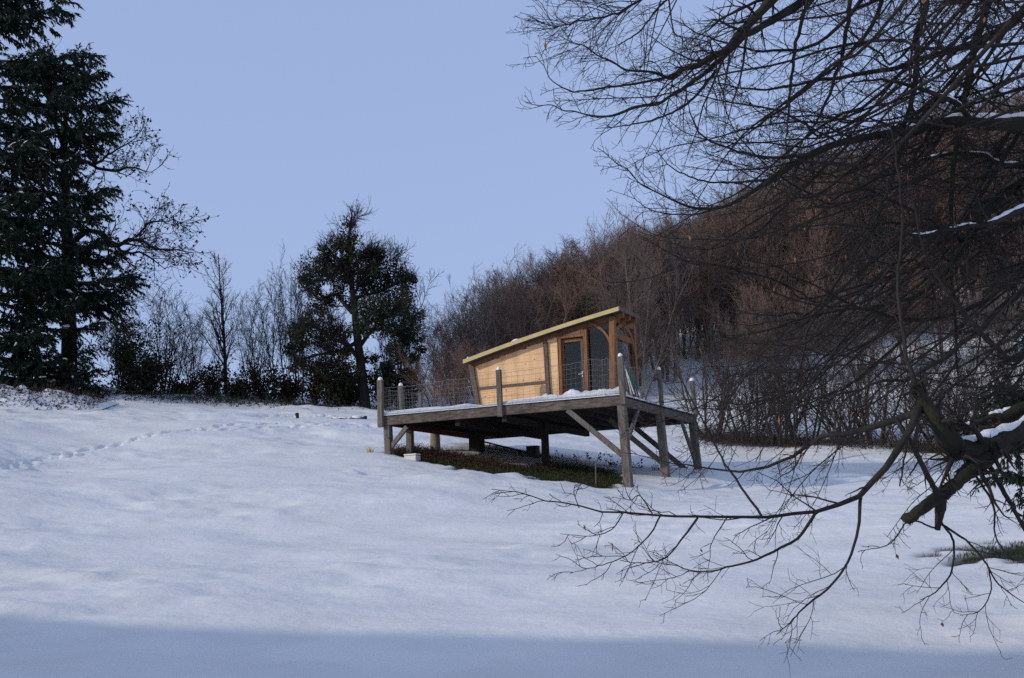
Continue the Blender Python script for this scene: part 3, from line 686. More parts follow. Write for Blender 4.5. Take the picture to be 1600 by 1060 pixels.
    MB().bar(D(ue, (VC + ve) / 2 - .55, FL + .1), D(ue, (VC + ve) / 2 - .55, tw - .08), VH, .05, .05).build('glazing_bar', M_brown, t)
    wr = MB().bar(D(ue, VC + .08, FL + .14), D(ue, ve - .08, FL + .14), UH, .05, .04).build('window', M_brown, t)
    for (w0, w1) in ((FL + .13, tw - .085), (tw + .085, rw(ue) - .2)):
        MB().prism([D(ue + .02, VC + .07, w0), D(ue + .02, ve - .07, w0), D(ue + .02, ve - .07, w1), D(ue + .02, VC + .07, w1)], UH * .008).build('pane', M_glass, wr)
    vm = (VC + ve) / 2
    top_w = rw(ue) - .2
    curved(D(ue - .03, VC + .06, tw - .35), D(ue - .03, VC + .12, top_w - .15), D(ue - .03, vm - .05, top_w), UH, .13, .07)
    curved(D(ue - .03, ve - .06, tw - .35), D(ue - .03, ve - .12, top_w - .15), D(ue - .03, vm + .05, top_w), UH, .13, .07)
    return VC, ue, ve, FL
VC, UE, VE, FLW = cabin()

# ------------------------------------------------------------------ green slatted folding chair leaning on the cabin end
def chair():
    u = -.0 + UE - .35; a = np.array(sd(976, 606, u)); b = np.array(sd(998, 606, u))
    v0, v1 = a[1], b[1]
    v0 = v0; wv = min(.5, max(.42, abs(v1 - v0)))
    t = empty('folding_chair', D(u, v0, .14), 'green slatted folding chair leaning folded against the cabin end', 'chair')
    o = np.asarray(t.location)
    foot = lambda v: D(u - .30, v, .14) - o
    head = lambda v: D(u + .06, v + .25, 1.08) - o
    for v in (v0, v0 + wv):
        MB().bar(foot(v), head(v), VH, .035, .03).build('leg', M_alu, t)
        MB().bar(foot(v) + UH * .09, head(v) - (head(v) - foot(v)) * .25 + UH * .02, VH, .03, .025).build('leg', M_alu, t)
    for k in range(9):
        f = .24 + .085 * k
        A = foot(v0 - .02) * (1 - f) + head(v0 - .02) * f - UH * .03; Bq = foot(v0 + wv + .02) * (1 - f) + head(v0 + wv + .02) * f - UH * .03
        MB().bar(A, Bq, UH, .018, .062).build('slat', M_green, t)
chair()
#--PART3--
# ------------------------------------------------------------------ small things under and around the deck
def on_ground(x, y, dz=0.0): return np.array([x, y, g1(x, y) + dz])
def ladder():
    a = on_plane(762, 692, D(0, 5.6, 0), VH); b = on_plane(842, 712, D(0, 5.6, 0), VH)
    A = a; Bq = b
    t = empty('ladder', A, 'long metal ladder lying on its edge on the snow behind the deck stilts', 'ladder'); o = np.asarray(A)
    d = Bq - A; d /= np.linalg.norm(d)
    end = A + d * 2.6
    up = np.array([0, 0, 1.0]); up = up - d * up.dot(d); up /= np.linalg.norm(up)
    for k in (0, -.40): MB().bar(A + up * k - o - d * .3, end + up * k - o, VH, .03, .06).build('side_rail', M_black, t)
    for i in range(9): MB().bar(A + d * (.1 + .29 * i) - o - up * .03, A + d * (.1 + .29 * i) - up * .37 - o, VH, .03, .03).build('rung', M_black, t)
    c = on_plane(833, 708, D(0, 5.2, 0), VH); g = on_ground(c[0], c[1]) 
    t2 = empty('crate', g, 'black plastic crate standing beside the ladder', 'crate')
    MB().box((0, 0, .18), UH * .2, VH * .15, ZH * .2).build('body', M_black, t2, bevel=.015)
    MB().box((0, 0, .392), UH * .21, VH * .16, ZH * .012).build('rim', M_black, t2)
ladder()
def white_box():
    c = hit(643, 722) ; c = c + np.array([0, .35, 0]); g = on_ground(c[0], c[1], -.06)
    t = empty('foam_box', g, 'pale foam box on the bare ground at the snow edge below the deck', 'box')
    MB().box((0, 0, .12), UH * .21, VH * .15, ZH * .09).build('body', M_white, t, bevel=.01)
    MB().box((0, 0, .245), UH * .22, VH * .16, ZH * .025).build('lid', M_white, t, bevel=.008)
white_box()
def stake():
    c = hit(931, 757); g = on_ground(c[0], c[1], -.15)
    t = MB().bar(np.zeros(3), np.array([.02, 0, .75]), UH, .035, .03, .03, .025).build('wooden_stake', M_grey); t.location = Vector(g)
    tag(t, 'thin upright wooden stake in the snow edge near the front stilt', 'stake')
stake()
def lights():
    for (px, py, lab) in ((468.5, 658, 'slim black garden light tilted in the snow before the tree line'), (570, 663, 'slim black garden light beside the snow-covered stones')):
        c = hit(px, py); t = empty('garden_light', on_ground(c[0], c[1]), lab, 'garden light', 'garden lights in the snow')
        s = .06 if px < 500 else -.01
        MB().tube([(0, 0, -.1), (-s, 0, .12)], [.018, .018], 6).build('stem', M_black, t)
        MB().tube([(-s, 0, .10), (-s * 1.4, 0, .12), (-s * 2, 0, .30), (-s * 2.1, 0, .31)], [.02, .06, .085, .07], 10).build('lamp_head', M_black, t)
        MB().tube([(-s * 2.1, 0, .31), (-s * 2.1, 0, .335)], [.09, .03], 10).build('cap', M_black, t)
lights()
def stones():
    for i, (px, py, s) in enumerate(((525, 660, .22), (536, 661, .26), (546, 660, .2), (557, 662, .34))):
        c = hit(px, py); rng = np.random.default_rng(40 + i)
        V, T = [], []
        import bmesh
        bm = bmesh.new(); bmesh.ops.create_icosphere(bm, subdivisions=2, radius=1)
        for v in bm.verts:
            k = 1 + .35 * noise.noise(v.co * 1.6 + Vector((i * 7.1, 0, 0))); v.co *= k; v.co.z *= .6
            v.co *= s
        me = bpy.data.meshes.new('garden_stone'); bm.to_mesh(me); bm.free()
        labs = ['small snow-dusted stone, leftmost in the row by the far garden light', 'second snow-dusted stone from the left in the far row', 'low snow-dusted stone between the two larger ones in the far row', 'largest dark stone of the far row, next to the upright garden light']
        o = obj('garden_stone', me, M_stone, None, on_ground(c[0], c[1], s * .28)); tag(o, labs[i], 'stone', 'stones in the far snow')
        # snow caps sitting on it
        m = MB(); r = s * .8
        m.tube([(0, 0, s * .25), (0, 0, s * .5), (0, 0, s * .62), (0, 0, s * .68)], [r, r * .9, r * .55, r * .1], 10)
        m.build('snow_cap', M_snow, o, smooth=True)
stones()
def blades(rng, pts, h, w, lean=.4):
    n = len(pts); ax = np.tile(np.array([[0, 0, 1.0]]), (n, 1)); return leaves(rng, pts, ax, h, w, lean)
def bare_ground_cover():
    rng = np.random.default_rng(5); xs = np.array([p[0] for p in BARE]); ys = np.array([p[1] for p in BARE])
    X = rng.uniform(xs.min() - .4, xs.max() + .4, 40000); Y = rng.uniform(ys.min() - .4, ys.max() + .4, 40000); ok = bare_at(X, Y) > .5
    X, Y = X[ok], Y[ok]; Z = ground(X, Y) - .02
    pts = np.stack([X, Y, Z], 1)
    bag = Bag(); V, T = blades(rng, pts[:9000], .08, .018, .7); bag.raw(V, None, T)
    q = hit(1585, 863); m = 1800; gx = q[0] + rng.normal(size=m) * .9; gy = q[1] + rng.normal(size=m) * .5; ok = bare_at(gx, gy) > .4
    p2 = np.stack([gx, gy, ground(gx, gy) - .02], 1)[ok]; V, T = blades(rng, p2, .09, .012); bag.raw(V, None, T)
    o = bag.build('grass', M_grass, None, False); tag(o, 'short winter grass showing where the snow is missing', 'grass', None, 'stuff')
    # dead bracken heaped under the low end of the deck
    c0 = np.array(hit(700, 716)); uv = (pts - N0) @ np.stack([UH, VH]).T
    sel = pts[(uv[:, 0] > 3.4) & (uv[:, 1] > .5) & (uv[:, 1] < 3.6)]
    sel = sel[rng.random(len(sel)) < np.clip(((sel - N0) @ UH - 3.2) / 3, 0.1, 1)][:5200]
    ax = rng.normal(size=(len(sel), 3)); ax[:, 2] = np.abs(ax[:, 2]) + .6
    st = walk(rng, sel, nrm(ax), .16 + .34 * rng.random(len(sel)) ** 2, 4, .35, np.array([0, 0, -.12]))
    bag = Bag(); bag.tubes(st[:1800], np.tile(np.array([[.006, .005, .004, .002]]), (min(1800, len(st)), 1)), 3)
    V, T = leaves(rng, st[:, 2], st[:, 3] - st[:, 2], .10, .018, .2); bag.raw(V, None, T)
    o = bag.build('bracken', M_bracken, None, False); tag(o, 'brown dead bracken matted under the low end of the deck', 'bracken', None, 'stuff')
    # weed stalks along the snow behind the stilts
    a = D(.3, 6.2, 0); b = D(5.0, 6.3, 0); n = 90; tt = rng.random(n)
    X = a[0] * (1 - tt) + b[0] * tt + rng.normal(size=n) * .1; Y = a[1] * (1 - tt) + b[1] * tt + rng.normal(size=n) * .25
    p = np.stack([X, Y, ground(X, Y)], 1); st = walk(rng, p, nrm(np.array([0, 0, 1.0]) + .4 * rng.normal(size=(n, 3))), .12 + .38 * rng.random(n) ** 2, 5, .25, np.array([0, 0, -.03]))
    bag = Bag(); bag.tubes(st, np.tile(np.linspace(.006, .002, 5)[None], (n, 1)), 3)
    V, T = leaves(rng, np.repeat(st[:30, 3], 6, 0) + rng.normal(size=(180, 3)) * .06, rng.normal(size=(180, 3)), .09, .06); bag.raw(V, None, T)
    o = bag.build('weed_stalks', M_bracken, None, False); tag(o, 'thin dark weed stalks poking from the snow behind the deck', 'weeds', None, 'stuff')
    q = hit(578, 711); pts = np.tile(q[None], (26, 1)) + rng.normal(size=(26, 3)) * np.array([.05, .05, 0]); V, T = blades(rng, pts, .28, .022, .35); bag = Bag(); bag.raw(V, None, T)
    o = bag.build('grass_tuft', M_straw, None, False); tag(o, 'yellow tuft of dry grass in the snow beside the left stilt', 'grass tuft')
bare_ground_cover()

# ------------------------------------------------------------------ trees: shared builders
def make_wood_tree(seed, stems, H, spread, rtrunk, dens=1.0, tw=None, tk=None, leaf=0, rt=.006, droop=0.0, lowbare=.25, thick=1.0, nn=None, l1=(.42, .24), a1=(22, 55)):
    """bare multi- or single-stemmed tree: returns (trunk mesh, crown mesh), base at the origin"""
    rng = np.random.default_rng(seed)
    a = rng.random(stems) * 2 * math.pi; tilt = np.radians(rng.uniform(0.15, 1.0, stems) * spread)
    d = np.stack([np.cos(a) * np.sin(tilt), np.sin(a) * np.sin(tilt), np.cos(tilt)], 1)
    b = np.stack([np.cos(a) * .18, np.sin(a) * .18, np.full(stems, -.3)], 1) * (1 if stems > 1 else 0) + np.array([0, 0, -.3])
    L = H * rng.uniform(.8, 1.08, stems); K = 9
    S = walk(rng, b, d, L, K, .07 if stems > 1 else .02, np.array([0, 0, .05]))
    R = rtrunk * rng.uniform(.6, 1.1, stems)[:, None] * np.linspace(1, .10, K)[None] ** .9
    R = np.maximum(R, rt)
    tr = Bag(); tr.tubes(S, R, 7)
    cr = Bag()
    up = np.array([0, 0, .12 - droop])
    nn = nn or (max(4, int(13 * dens)), max(3, int(7 * dens)), max(2, int(4 * dens))); B1, R1 = grow(rng, S, R, nn[0], lowbare, .97, lambda t, pl: pl * (l1[0] - l1[1] * t), a1, 6, .11, up, .5, rt, rt * 1.4)
    cr.tubes(B1, R1, 4)
    B2, R2 = grow(rng, B1, R1, nn[1], .15, .98, lambda t, pl: pl * (.5 - .22 * t), (20, 55), 4, .14, up * .8, .6, rt * .8, rt * thick)
    cr.tubes(B2, R2, 3)
    B3, R3 = grow(rng, B2, R2, nn[2], .2, 1.0, lambda t, pl: pl * .5 + .08, (20, 60), 3, .15, up * .5, .7, rt * .6, rt * .8 * thick)
    cr.tubes(B3, R3, 3)
    if leaf:
        i = rng.integers(0, len(B3), leaf); V, T = leaves(rng, B3[i, 2], rng.normal(size=(leaf, 3)) + np.array([0, 0, -.5]), .09, .055); cr.raw(V, None, T)
    V = np.concatenate(tr.V); m1 = np_mesh('trunk', V, [np.concatenate(tr.Q)], True)
    m2 = np_mesh('crown', np.concatenate(cr.V), [np.concatenate(cr.Q)] + ([np.concatenate(cr.T)] if cr.T else []), True)
    if tk: m1.materials.append(tk)
    if tw: m2.materials.append(tw)
    return m1, m2
def put_tree(name, meshes, at, scale, rotz, label, cat='tree', group=None, tilt=(0, 0)):
    t = empty(name, at, label, cat, group); t.rotation_euler = (tilt[0], tilt[1], rotz); t.scale = (scale[0], scale[0], scale[1]) if isinstance(scale, tuple) else (scale,) * 3
    obj('trunk', meshes[0], None, t); c = obj('crown', meshes[1], None, t); c['kind'] = 'stuff'
    return t
def top_height(px, py_top, d, b): return P(px, py_top, d)[2] - b[2]

# ---- the wood on the hill behind the cabin
FOREST_H = 8.0
PROTO = [make_wood_tree(100 + i, st, FOREST_H, sp, rt, de, M_ftwig if i % 3 else M_ftwig2, M_ftrunk, rt=.0085, lowbare=lb) for i, (st, sp, rt, de, lb) in enumerate(
    [(9, 18, .055, 1.0, .2), (7, 14, .07, 1.1, .25), (12, 22, .045, .85, .15), (5, 10, .09, 1.25, .3), (8, 26, .05, 1.0, .15), (3, 8, .12, 1.7, .3)])]
SPARSE = [make_wood_tree(160 + i, 7, FOREST_H, 26, .05, 1, M_ftwig2, M_ftrunk, rt=.008, lowbare=.12, nn=(11, 5, 3), leaf=250) for i in range(3)]
def skyline(px):          # top of the wood in the picture
    return np.interp(px, [680, 700, 740, 800, 850, 905, 925, 960, 1000, 1050, 1120, 1200, 1300, 1400, 1500, 1650], [500, 465, 432, 412, 402, 402, 388, 364, 345, 332, 308, 285, 235, 200, 160, 130])
def forest():
    rng = np.random.default_rng(77); k = 0
    rows = [(66, 690, 1010, 24, 'a'), (71, 690, 1060, 24, 'a'), (77, 720, 1150, 24, 'a'), (67, 1170, 1680, 70, 'c'), (74, 1085, 1300, 24, 'b'), (78, 1180, 1680, 24, 'b'), (86, 800, 1250, 30, 'b'), (90, 1050, 1680, 26, 'b'), (100, 900, 1680, 32, 'b'), (112, 1000, 1680, 36, 'b'), (126, 1150, 1680, 42, 'b')]
    for d, p0, p1, step, zone in rows:
        px = p0 + rng.uniform(0, 10)
        while px < p1:
            q = px + rng.normal() * 6; dd = d + rng.normal() * 1.6
            b, py = base(q, dd)
            hz = top_height(q, skyline(q) + abs(rng.normal()) * 9 - 4, dd, b)
            h = min(max(hz, 3.0), {'a': 11.5, 'b': 16.0, 'c': 6.0}[zone]) * rng.uniform(.92, 1.10)
            if hz > 1.5 and not (q < 720 and h > 11):
                grp = {'a': 'dark bare trees crowding behind the cabin', 'c': 'short trees at the lower edge of the hillside wood'}.get(zone, 'front trees of the hillside wood' if d < 82 else 'upper trees of the hillside wood')
                lab = {'a': 'dark bare many-stemmed tree in the thicket directly behind the cabin', 'c': 'short bare brown tree on the open snow slope between hedge and wood'}.get(zone, 'brown bare tree in the lower front rank of the hillside wood' if d < 82 else 'reddish brown bare tree high in the dense wood on the right hillside')
                pr = (PROTO + SPARSE)[int(rng.integers(0, 6) if q > 800 else rng.integers(6, 9))]; s = h / (FOREST_H * 1.08)
                put_tree('thicket_tree' if zone == 'a' else 'woodland_tree', pr, b, (s * rng.uniform(.85, 1.15), s), rng.uniform(0, 6.28), lab, 'tree', grp)
                k += 1
            px += step * rng.uniform(.75, 1.25)
    return k
NF = forest()
# low bushes at the left foot of the wood (beside the deck)
for i, (px, d, top, lab) in enumerate(((676, 62, 545, 'low bare bush at the foot of the thicket, left of the cabin'), (700, 60, 520, 'bare twiggy bush close behind the low end of the cabin'), (716, 63, 500, 'taller bare bush behind the low end of the cabin'), (652, 68, 560, 'thin bare bush on the crest right of the ivy-clad tree'), (640, 66, 600, 'lowest bare bush on the crest behind the deck corner'))):
    b, py = base(px, d); h = top_height(px, top, d, b); s = h / (FOREST_H * 1.05)
    put_tree('bare_bush', PROTO[(2, 4, 2, 4, 2)[i]], b, (s * 1.25, s), i * 1.3, lab, 'bush', 'bare bushes left of the cabin')
# hedge of hazel stools along the snow bank on the right
M_hazel = mat('hazel_stems', (0.040, 0.030, 0.025), (0.085, 0.064, 0.052), 1.0, 0.85)
HAZEL = [make_wood_tree(300 + i, 11, 5.0, 44, .062, .75, M_hazel, M_hazel, rt=.007, lowbare=.2) for i in range(3)]
def hedge():
    rng = np.random.default_rng(9)
    names = ['right beside the deck', 'second along from the deck', 'third along from the deck', 'fourth along from the deck', 'fifth along from the deck', 'sixth along from the deck', 'seventh along from the deck', 'eighth along from the deck', 'ninth along from the deck', 'near the right edge', 'at the right edge']
    for i, (px, d) in enumerate(((1112, 52.5), (1165, 51.5), (1215, 50.5), (1262, 50), (1318, 49), (1365, 48.5), (1415, 47.5), (1470, 46.5), (1520, 46), (1565, 45), (1610, 44.5))):
        b, py = base(px + rng.normal() * 5, d); h = top_height(px, rng.uniform(470, 540), d, b); s = h / 5.0
        put_tree('hazel', HAZEL[i % 3], b, (s * 1.1, s), rng.uniform(0, 6), 'many-stemmed bare hazel in the hedge on the snow bank, ' + names[i], 'shrub', 'hazels in the hedge right of the deck')
    # brushwood at the hedge foot
    n = 5200; t = rng.random(n); a, _ = base(1092, 52.5); b, _ = base(1640, 44); p = a[None] * (1 - t[:, None]) + b[None] * t[:, None]; p[:, 1] += rng.normal(size=n) * .55 + .2; p[:, 2] = ground(p[:, 0], p[:, 1])
    st = walk(rng, p, nrm(np.array([0, 0, .8]) + .7 * rng.normal(size=(n, 3))), .2 + .9 * rng.random(n) ** 2, 5, .25, np.array([0, 0, -.05]))
    bag = Bag(); bag.tubes(st, np.tile(np.linspace(.010, .004, 5)[None], (n, 1)), 3)
    i = rng.integers(0, n, 2600); V, T = leaves(rng, st[i, 3], rng.normal(size=(2600, 3)), .08, .05); bag.raw(V, None, T)
    o = bag.build('brushwood', M_hazel, None, False); tag(o, 'tangle of brown brushwood along the foot of the hedge', 'brushwood', None, 'stuff')
hedge()
#--PART4--
# ------------------------------------------------------------------ tree line on the left crest
def traced(limbs, d, K=10):
    Ps, Rs = [], []
    for l in limbs:
        p = [P(a, b, d + c) for a, b, c, r in l]; r = [q[3] for q in l]
        x, y = resample(p, r, K); Ps.append(x); Rs.append(y)
    return np.array(Ps), np.array(Rs)
def ivy_tree():
    d = 62.0; rng = np.random.default_rng(3)
    b, py = base(571, d)
    trunk = [[(571, py + 6, 0, .30), (566, 592, 0, .24), (561, 549, 0, .21), (556, 507, 0, .18), (553, 471, 0, .15), (547, 426, 0, .11), (546, 395, 0, .09), (546, 356, 0, .05), (550, 337, 0, .02)]]
    limbs = [[(556, 555, 0, .12), (540, 537, -.6, .11), (515, 528, -1, .09), (494, 510, -1.4, .07), (479, 504, -1.5, .05), (458, 531, -1.6, .025)],
             [(551, 489, 0, .12), (537, 474, .3, .10), (521, 459, .8, .08), (500, 470, 1.2, .06), (482, 450, 1.5, .025)],
             [(552, 465, 0, .10), (570, 462, .4, .08), (597, 453, .9, .07), (627, 441, 1.2, .05), (641, 434, 1.4, .02)],
             [(561, 513, 0, .12), (582, 501, -.5, .10), (609, 495, -1, .08), (633, 492, -1.3, .05), (657, 501, -1.5, .02)],
             [(546, 410, 0, .08), (524, 420, -.3, .06), (494, 426, -.8, .05), (476, 441, -1, .02)],
             [(546, 395, 0, .06), (567, 404, .3, .05), (590, 396, .6, .02)],
             [(561, 533, 0, .11), (530, 549, -.5, .09), (494, 555, -1.1, .06), (458, 567, -1.6, .025)],
             [(561, 543, 0, .12), (585, 515, .5, .09), (615, 520, 1, .06), (648, 530, 1.4, .02)],
             [(553, 460, 0, .08), (572, 430, .3, .06), (600, 410, .5, .04), (625, 405, .7, .015)],
             [(546, 440, 0, .07), (525, 405, -.3, .05), (505, 395, -.5, .02)]]
    t = empty('ivy_tree', b, 'big dark ivy-clad tree with a leaning trunk on the crest left of the deck', 'tree'); o = np.asarray(b)
    Tp, Tr = traced(trunk, d, 18); Lp, Lr = traced(limbs, d)
    bag = Bag(); bag.tubes(Tp - o, Tr, 10); bag.tubes(Lp - o, Lr, 7); bag.build('trunk', M_bark, t)
    tw = Bag(); S = np.concatenate([Lp, resample(Tp[0][8:], Tr[0][8:], 10)[0][None]]); SR = np.concatenate([Lr, resample(Tp[0][8:], Tr[0][8:], 10)[1][None]])
    B1, R1 = grow(rng, S, SR, 24, .1, 1, lambda t, pl: .5 + pl * .22 * (1.1 - t), (25, 75), 6, .12, np.array([0, 0, .12]), .4, .01, .016); tw.tubes(B1 - o, R1, 4)
    B2, R2 = grow(rng, B1, R1, 8, .15, 1, lambda t, pl: pl * .5 + .1, (20, 60), 4, .14, np.array([0, 0, .1]), .6, .007, .009); tw.tubes(B2 - o, R2, 3)
    B3, R3 = grow(rng, B2, R2, 3, .2, 1, lambda t, pl: pl * .5 + .1, (20, 60), 3, .14, np.array([0, 0, .1]), .7, .006, .008); tw.tubes(B3 - o, R3, 3)
    c = tw.build('crown', M_twig, t); c['kind'] = 'stuff'
    cl = [(545, 372, 13), (548, 392, 12), (530, 385, 8), (500, 424, 24), (486, 440, 15), (525, 428, 20), (560, 440, 20), (585, 447, 24), (610, 432, 22), (627, 452, 20), (602, 470, 26), (630, 482, 20), (645, 502, 14), (580, 482, 22), (556, 470, 17), (520, 468, 12), (500, 482, 14), (488, 502, 18), (470, 518, 19), (505, 522, 21), (532, 520, 15), (562, 512, 15), (600, 512, 24), (630, 516, 20), (640, 532, 12), (474, 540, 13), (615, 545, 12), (565, 592, 12), (566, 560, 10), (585, 398, 12), (640, 438, 10), (560, 420, 14), (582, 418, 10), (455, 545, 12), (612, 575, 14), (588, 560, 10), (540, 548, 9), (520, 545, 10), (470, 562, 13), (492, 577, 13), (515, 568, 11), (622, 562, 15), (637, 586, 13), (600, 592, 13), (647, 560, 9), (456, 577, 9), (545, 352, 8), (536, 410, 9), (655, 545, 8)]
    lv = Bag()
    for (x, y, r) in cl:
        rm = r / F_PX * d; n = int(52 * r); c0 = P(x, y, d + rng.normal() * .9)
        q = rng.normal(size=(n, 3)); q = q / np.linalg.norm(q, axis=1, keepdims=True) * (rng.random(n) ** .5)[:, None] * rm * np.array([1.25, 1.4, 1.0])
        k = q[:, 2] * .0 + 1; hole = np.array([noise.noise(Vector(v * 2.4) + Vector((x, y, 0))) for v in q]) > -.05
        q = q[hole]; V, T = leaves(rng, c0 + q - o, q * .4 / max(rm, .1) + np.array([0, 0, -.4]), .115, .085, .8); lv.raw(V, None, T)
    n = 9000; i = rng.integers(0, len(B2), n); k = rng.integers(0, 4, n); q = B2[i, k] + rng.normal(size=(n, 3)) * .10; cc = np.array([P(x, y, d) for x, y, r in cl]); rr_ = np.array([r / F_PX * d for x, y, r in cl]); near_ = (np.linalg.norm(q[:, None, [0, 2]] - cc[None][:, :, [0, 2]], axis=2) < rr_[None] * 1.5).any(1)
    V, T = leaves(rng, q[near_] - o, rng.normal(size=(int(near_.sum()), 3)), .11, .08); lv.raw(V, None, T)
    f = lv.build('ivy', M_ivy, t, False); f['kind'] = 'stuff'
ivy_tree()
DARK = [make_wood_tree(500 + i, st, 8.0, sp, rt_, 1, M_twig, M_bark, leaf=lf, rt=.0085, lowbare=lb, nn=nn, l1=l1, a1=a1) for i, (st, sp, rt_, lf, lb, nn, l1, a1) in enumerate(
    [(1, 2, .11, 0, .2, (34, 6, 3), (.40, .34), (32, 52)), (9, 34, .05, 700, .12, (12, 6, 3), (.40, .22), (20, 50)), (6, 9, .045, 0, .3, (11, 5, 3), (.30, .16), (14, 34)), (9, 20, .045, 350, .15, (10, 6, 3), (.40, .24), (20, 50)), (2, 12, .06, 120, .2, (18, 6, 3), (.40, .24), (25, 55))])]
ROW = [(353, 64, 372, 0, .95, 'slender_tree', 'tall slender bare tree with a straight stem left of the ivy-clad tree'),
       (258, 63, 448, 1, 1.35, 'bare_shrub', 'broad bare shrub with clinging leaves right of the big conifer'),
       (300, 66, 480, 3, 1.0, 'bare_shrub', 'bare shrub between the broad shrub and the slender straight tree'),
       (336, 62, 480, 4, .9, 'bare_shrub', 'small bare shrub at the foot of the slender straight tree'),
       (398, 64, 452, 3, 1.0, 'bare_shrub', 'bare shrub just right of the slender straight tree'),
       (432, 65, 455, 4, 1.1, 'bare_shrub', 'bare leaning shrub midway between slender tree and ivy-clad tree'),
       (468, 67, 388, 2, .8, 'thin_tree', 'thin bare tree of upright stems behind the left side of the ivy-clad tree'),
       (452, 68, 420, 2, .8, 'thin_tree', 'shorter upright-stemmed bare tree left of the ivy-clad tree'),
       (618, 66, 400, 2, .9, 'thin_tree', 'thin bare tree of upright stems behind the right side of the ivy-clad tree'),
       (640, 65, 455, 3, .8, 'thin_tree', 'bare tree at the right flank of the ivy-clad tree'),
       (512, 64, 480, 3, .9, 'bare_shrub', 'bare shrub under the left boughs of the ivy-clad tree'),
       (600, 63, 520, 3, .9, 'bare_shrub', 'bare shrub under the right boughs of the ivy-clad tree'),
       (190, 66, 470, 3, 1.1, 'bare_shrub', 'bare shrub half hidden behind the right edge of the conifer')]
for i, (px, d, top, k, wd, nm, lab) in enumerate(ROW):
    b, py = base(px, d); h = top_height(px, top, d, b); s = h / (8.0 * 1.0)
    put_tree(nm, DARK[k], b, (s * wd, s), i * 2.1, lab, 'tree' if 'tree' in nm else 'shrub', 'bare growth on the left crest')
def leafy_bush(px, d, top, wpx, name, label, m, nleaf, seed, lsize=.14):
    rng = np.random.default_rng(seed); b, py = base(px, d); h = top_height(px, top, d, b); w = wpx / F_PX * d
    t = empty(name, b, label, 'bush', 'evergreen bushes on the left crest')
    nst = 16; a = rng.random(nst) * 6.28; dd = nrm(np.stack([np.cos(a) * .5 * w / h, np.sin(a) * .5 * w / h, np.ones(nst)], 1))
    S = walk(rng, np.zeros((nst, 3)) + np.array([0, 0, -.1]), dd, h * rng.uniform(.6, 1.0, nst), 6, .12, np.zeros(3)); R = np.tile(np.linspace(.025, .006, 6)[None], (nst, 1))
    bag = Bag(); bag.tubes(S, R, 5); bag.build('stem', M_bark, t)
    B1, R1 = grow(rng, S, R, 9, .1, 1, lambda t, pl: .2 + pl * .3, (30, 75), 5, .15, np.array([0, 0, -.02]), .5, .004, .006)
    lv = Bag(); lv.tubes(B1, R1, 3)
    i = rng.integers(0, len(B1), nleaf); k = rng.integers(1, 5, nleaf); p = B1[i, k] + rng.normal(size=(nleaf, 3)) * .10
    V, T = leaves(rng, p, rng.normal(size=(nleaf, 3)), lsize, lsize * .65); lv.raw(V, None, T)
    o = lv.build('foliage', m, t, False); o['kind'] = 'stuff'
BUSH = [(200, 61, 498, 60, 'evergreen_bush', 'tall dark evergreen bush at the right foot of the conifer', 5200), (232, 62, 552, 60, 'evergreen_bush', 'dark evergreen bush between conifer and broad bare shrub', 3200),
        (288, 63, 578, 55, 'bramble_bush', 'dark bramble under the bare shrubs left of the slender tree', 2200), (330, 62.5, 570, 55, 'bramble_bush', 'dark bramble at the foot of the slender straight tree', 2400),
        (372, 62.5, 574, 50, 'bramble_bush', 'dark bramble just right of the slender tree foot', 2200), (410, 62.5, 570, 55, 'bramble_bush', 'dark bramble midway along the crest', 2400),
        (452, 62.5, 572, 55, 'bramble_bush', 'dark bramble left of the ivy-clad tree', 2600), (492, 62, 560, 60, 'bramble_bush', 'dark bramble under the left boughs of the ivy-clad tree', 2800),
        (528, 61.5, 556, 55, 'evergreen_bush', 'black-green evergreen bush beside the ivy-clad trunk', 3600), (548, 62.5, 575, 45, 'evergreen_bush', 'low evergreen bush touching the ivy-clad trunk', 2600),
        (602, 62.5, 565, 55, 'evergreen_bush', 'dark evergreen bush right of the ivy-clad trunk', 3000), (636, 63, 590, 40, 'bramble_bush', 'small dark bramble at the right end of the crest growth', 1500)]
for i, (px, d, top, w, nm, lab, n) in enumerate(BUSH): leafy_bush(px, d, top + (0 if 'ever' in nm else 8 * (-1) ** i), w, nm, lab, M_holly if 'ever' in nm else M_bramble, int(n * (.9 if 'ever' in nm else .6)), 600 + i)
def crest_brush():
    """dead stalks and litter along the snow at the foot of the tree line"""
    rng = np.random.default_rng(8); n = 3800; t = rng.random(n); px = np.interp(t, [0, 1], [-20, 660])
    pts = []
    A = [base(x, 60.5 if x > 170 else 61)[0] for x in np.linspace(-20, 660, 40)]; A = np.array(A)
    s = t * 39; i = np.minimum(s.astype(int), 38); f = (s - i)[:, None]; p = A[i] * (1 - f) + A[i + 1] * f
    p[:, 1] += rng.normal(size=n) * 1.0; p[:, 2] = ground(p[:, 0], p[:, 1])
    st = walk(rng, p, nrm(np.array([0, 0, .6]) + .8 * rng.normal(size=(n, 3))), .1 + .6 * rng.random(n) ** 3, 4, .3, np.array([0, 0, -.08]))
    bag = Bag(); bag.tubes(st, np.tile(np.linspace(.010, .004, 4)[None], (n, 1)), 3)
    j = rng.integers(0, n, 2600); V, T = leaves(rng, st[j, 3], rng.normal(size=(2600, 3)), .10, .07); bag.raw(V, None, T)
    o = bag.build('crest_brush', M_holly, None, False); tag(o, 'dead stalks and leaf litter along the foot of the left tree line', 'undergrowth', None, 'stuff')
crest_brush()
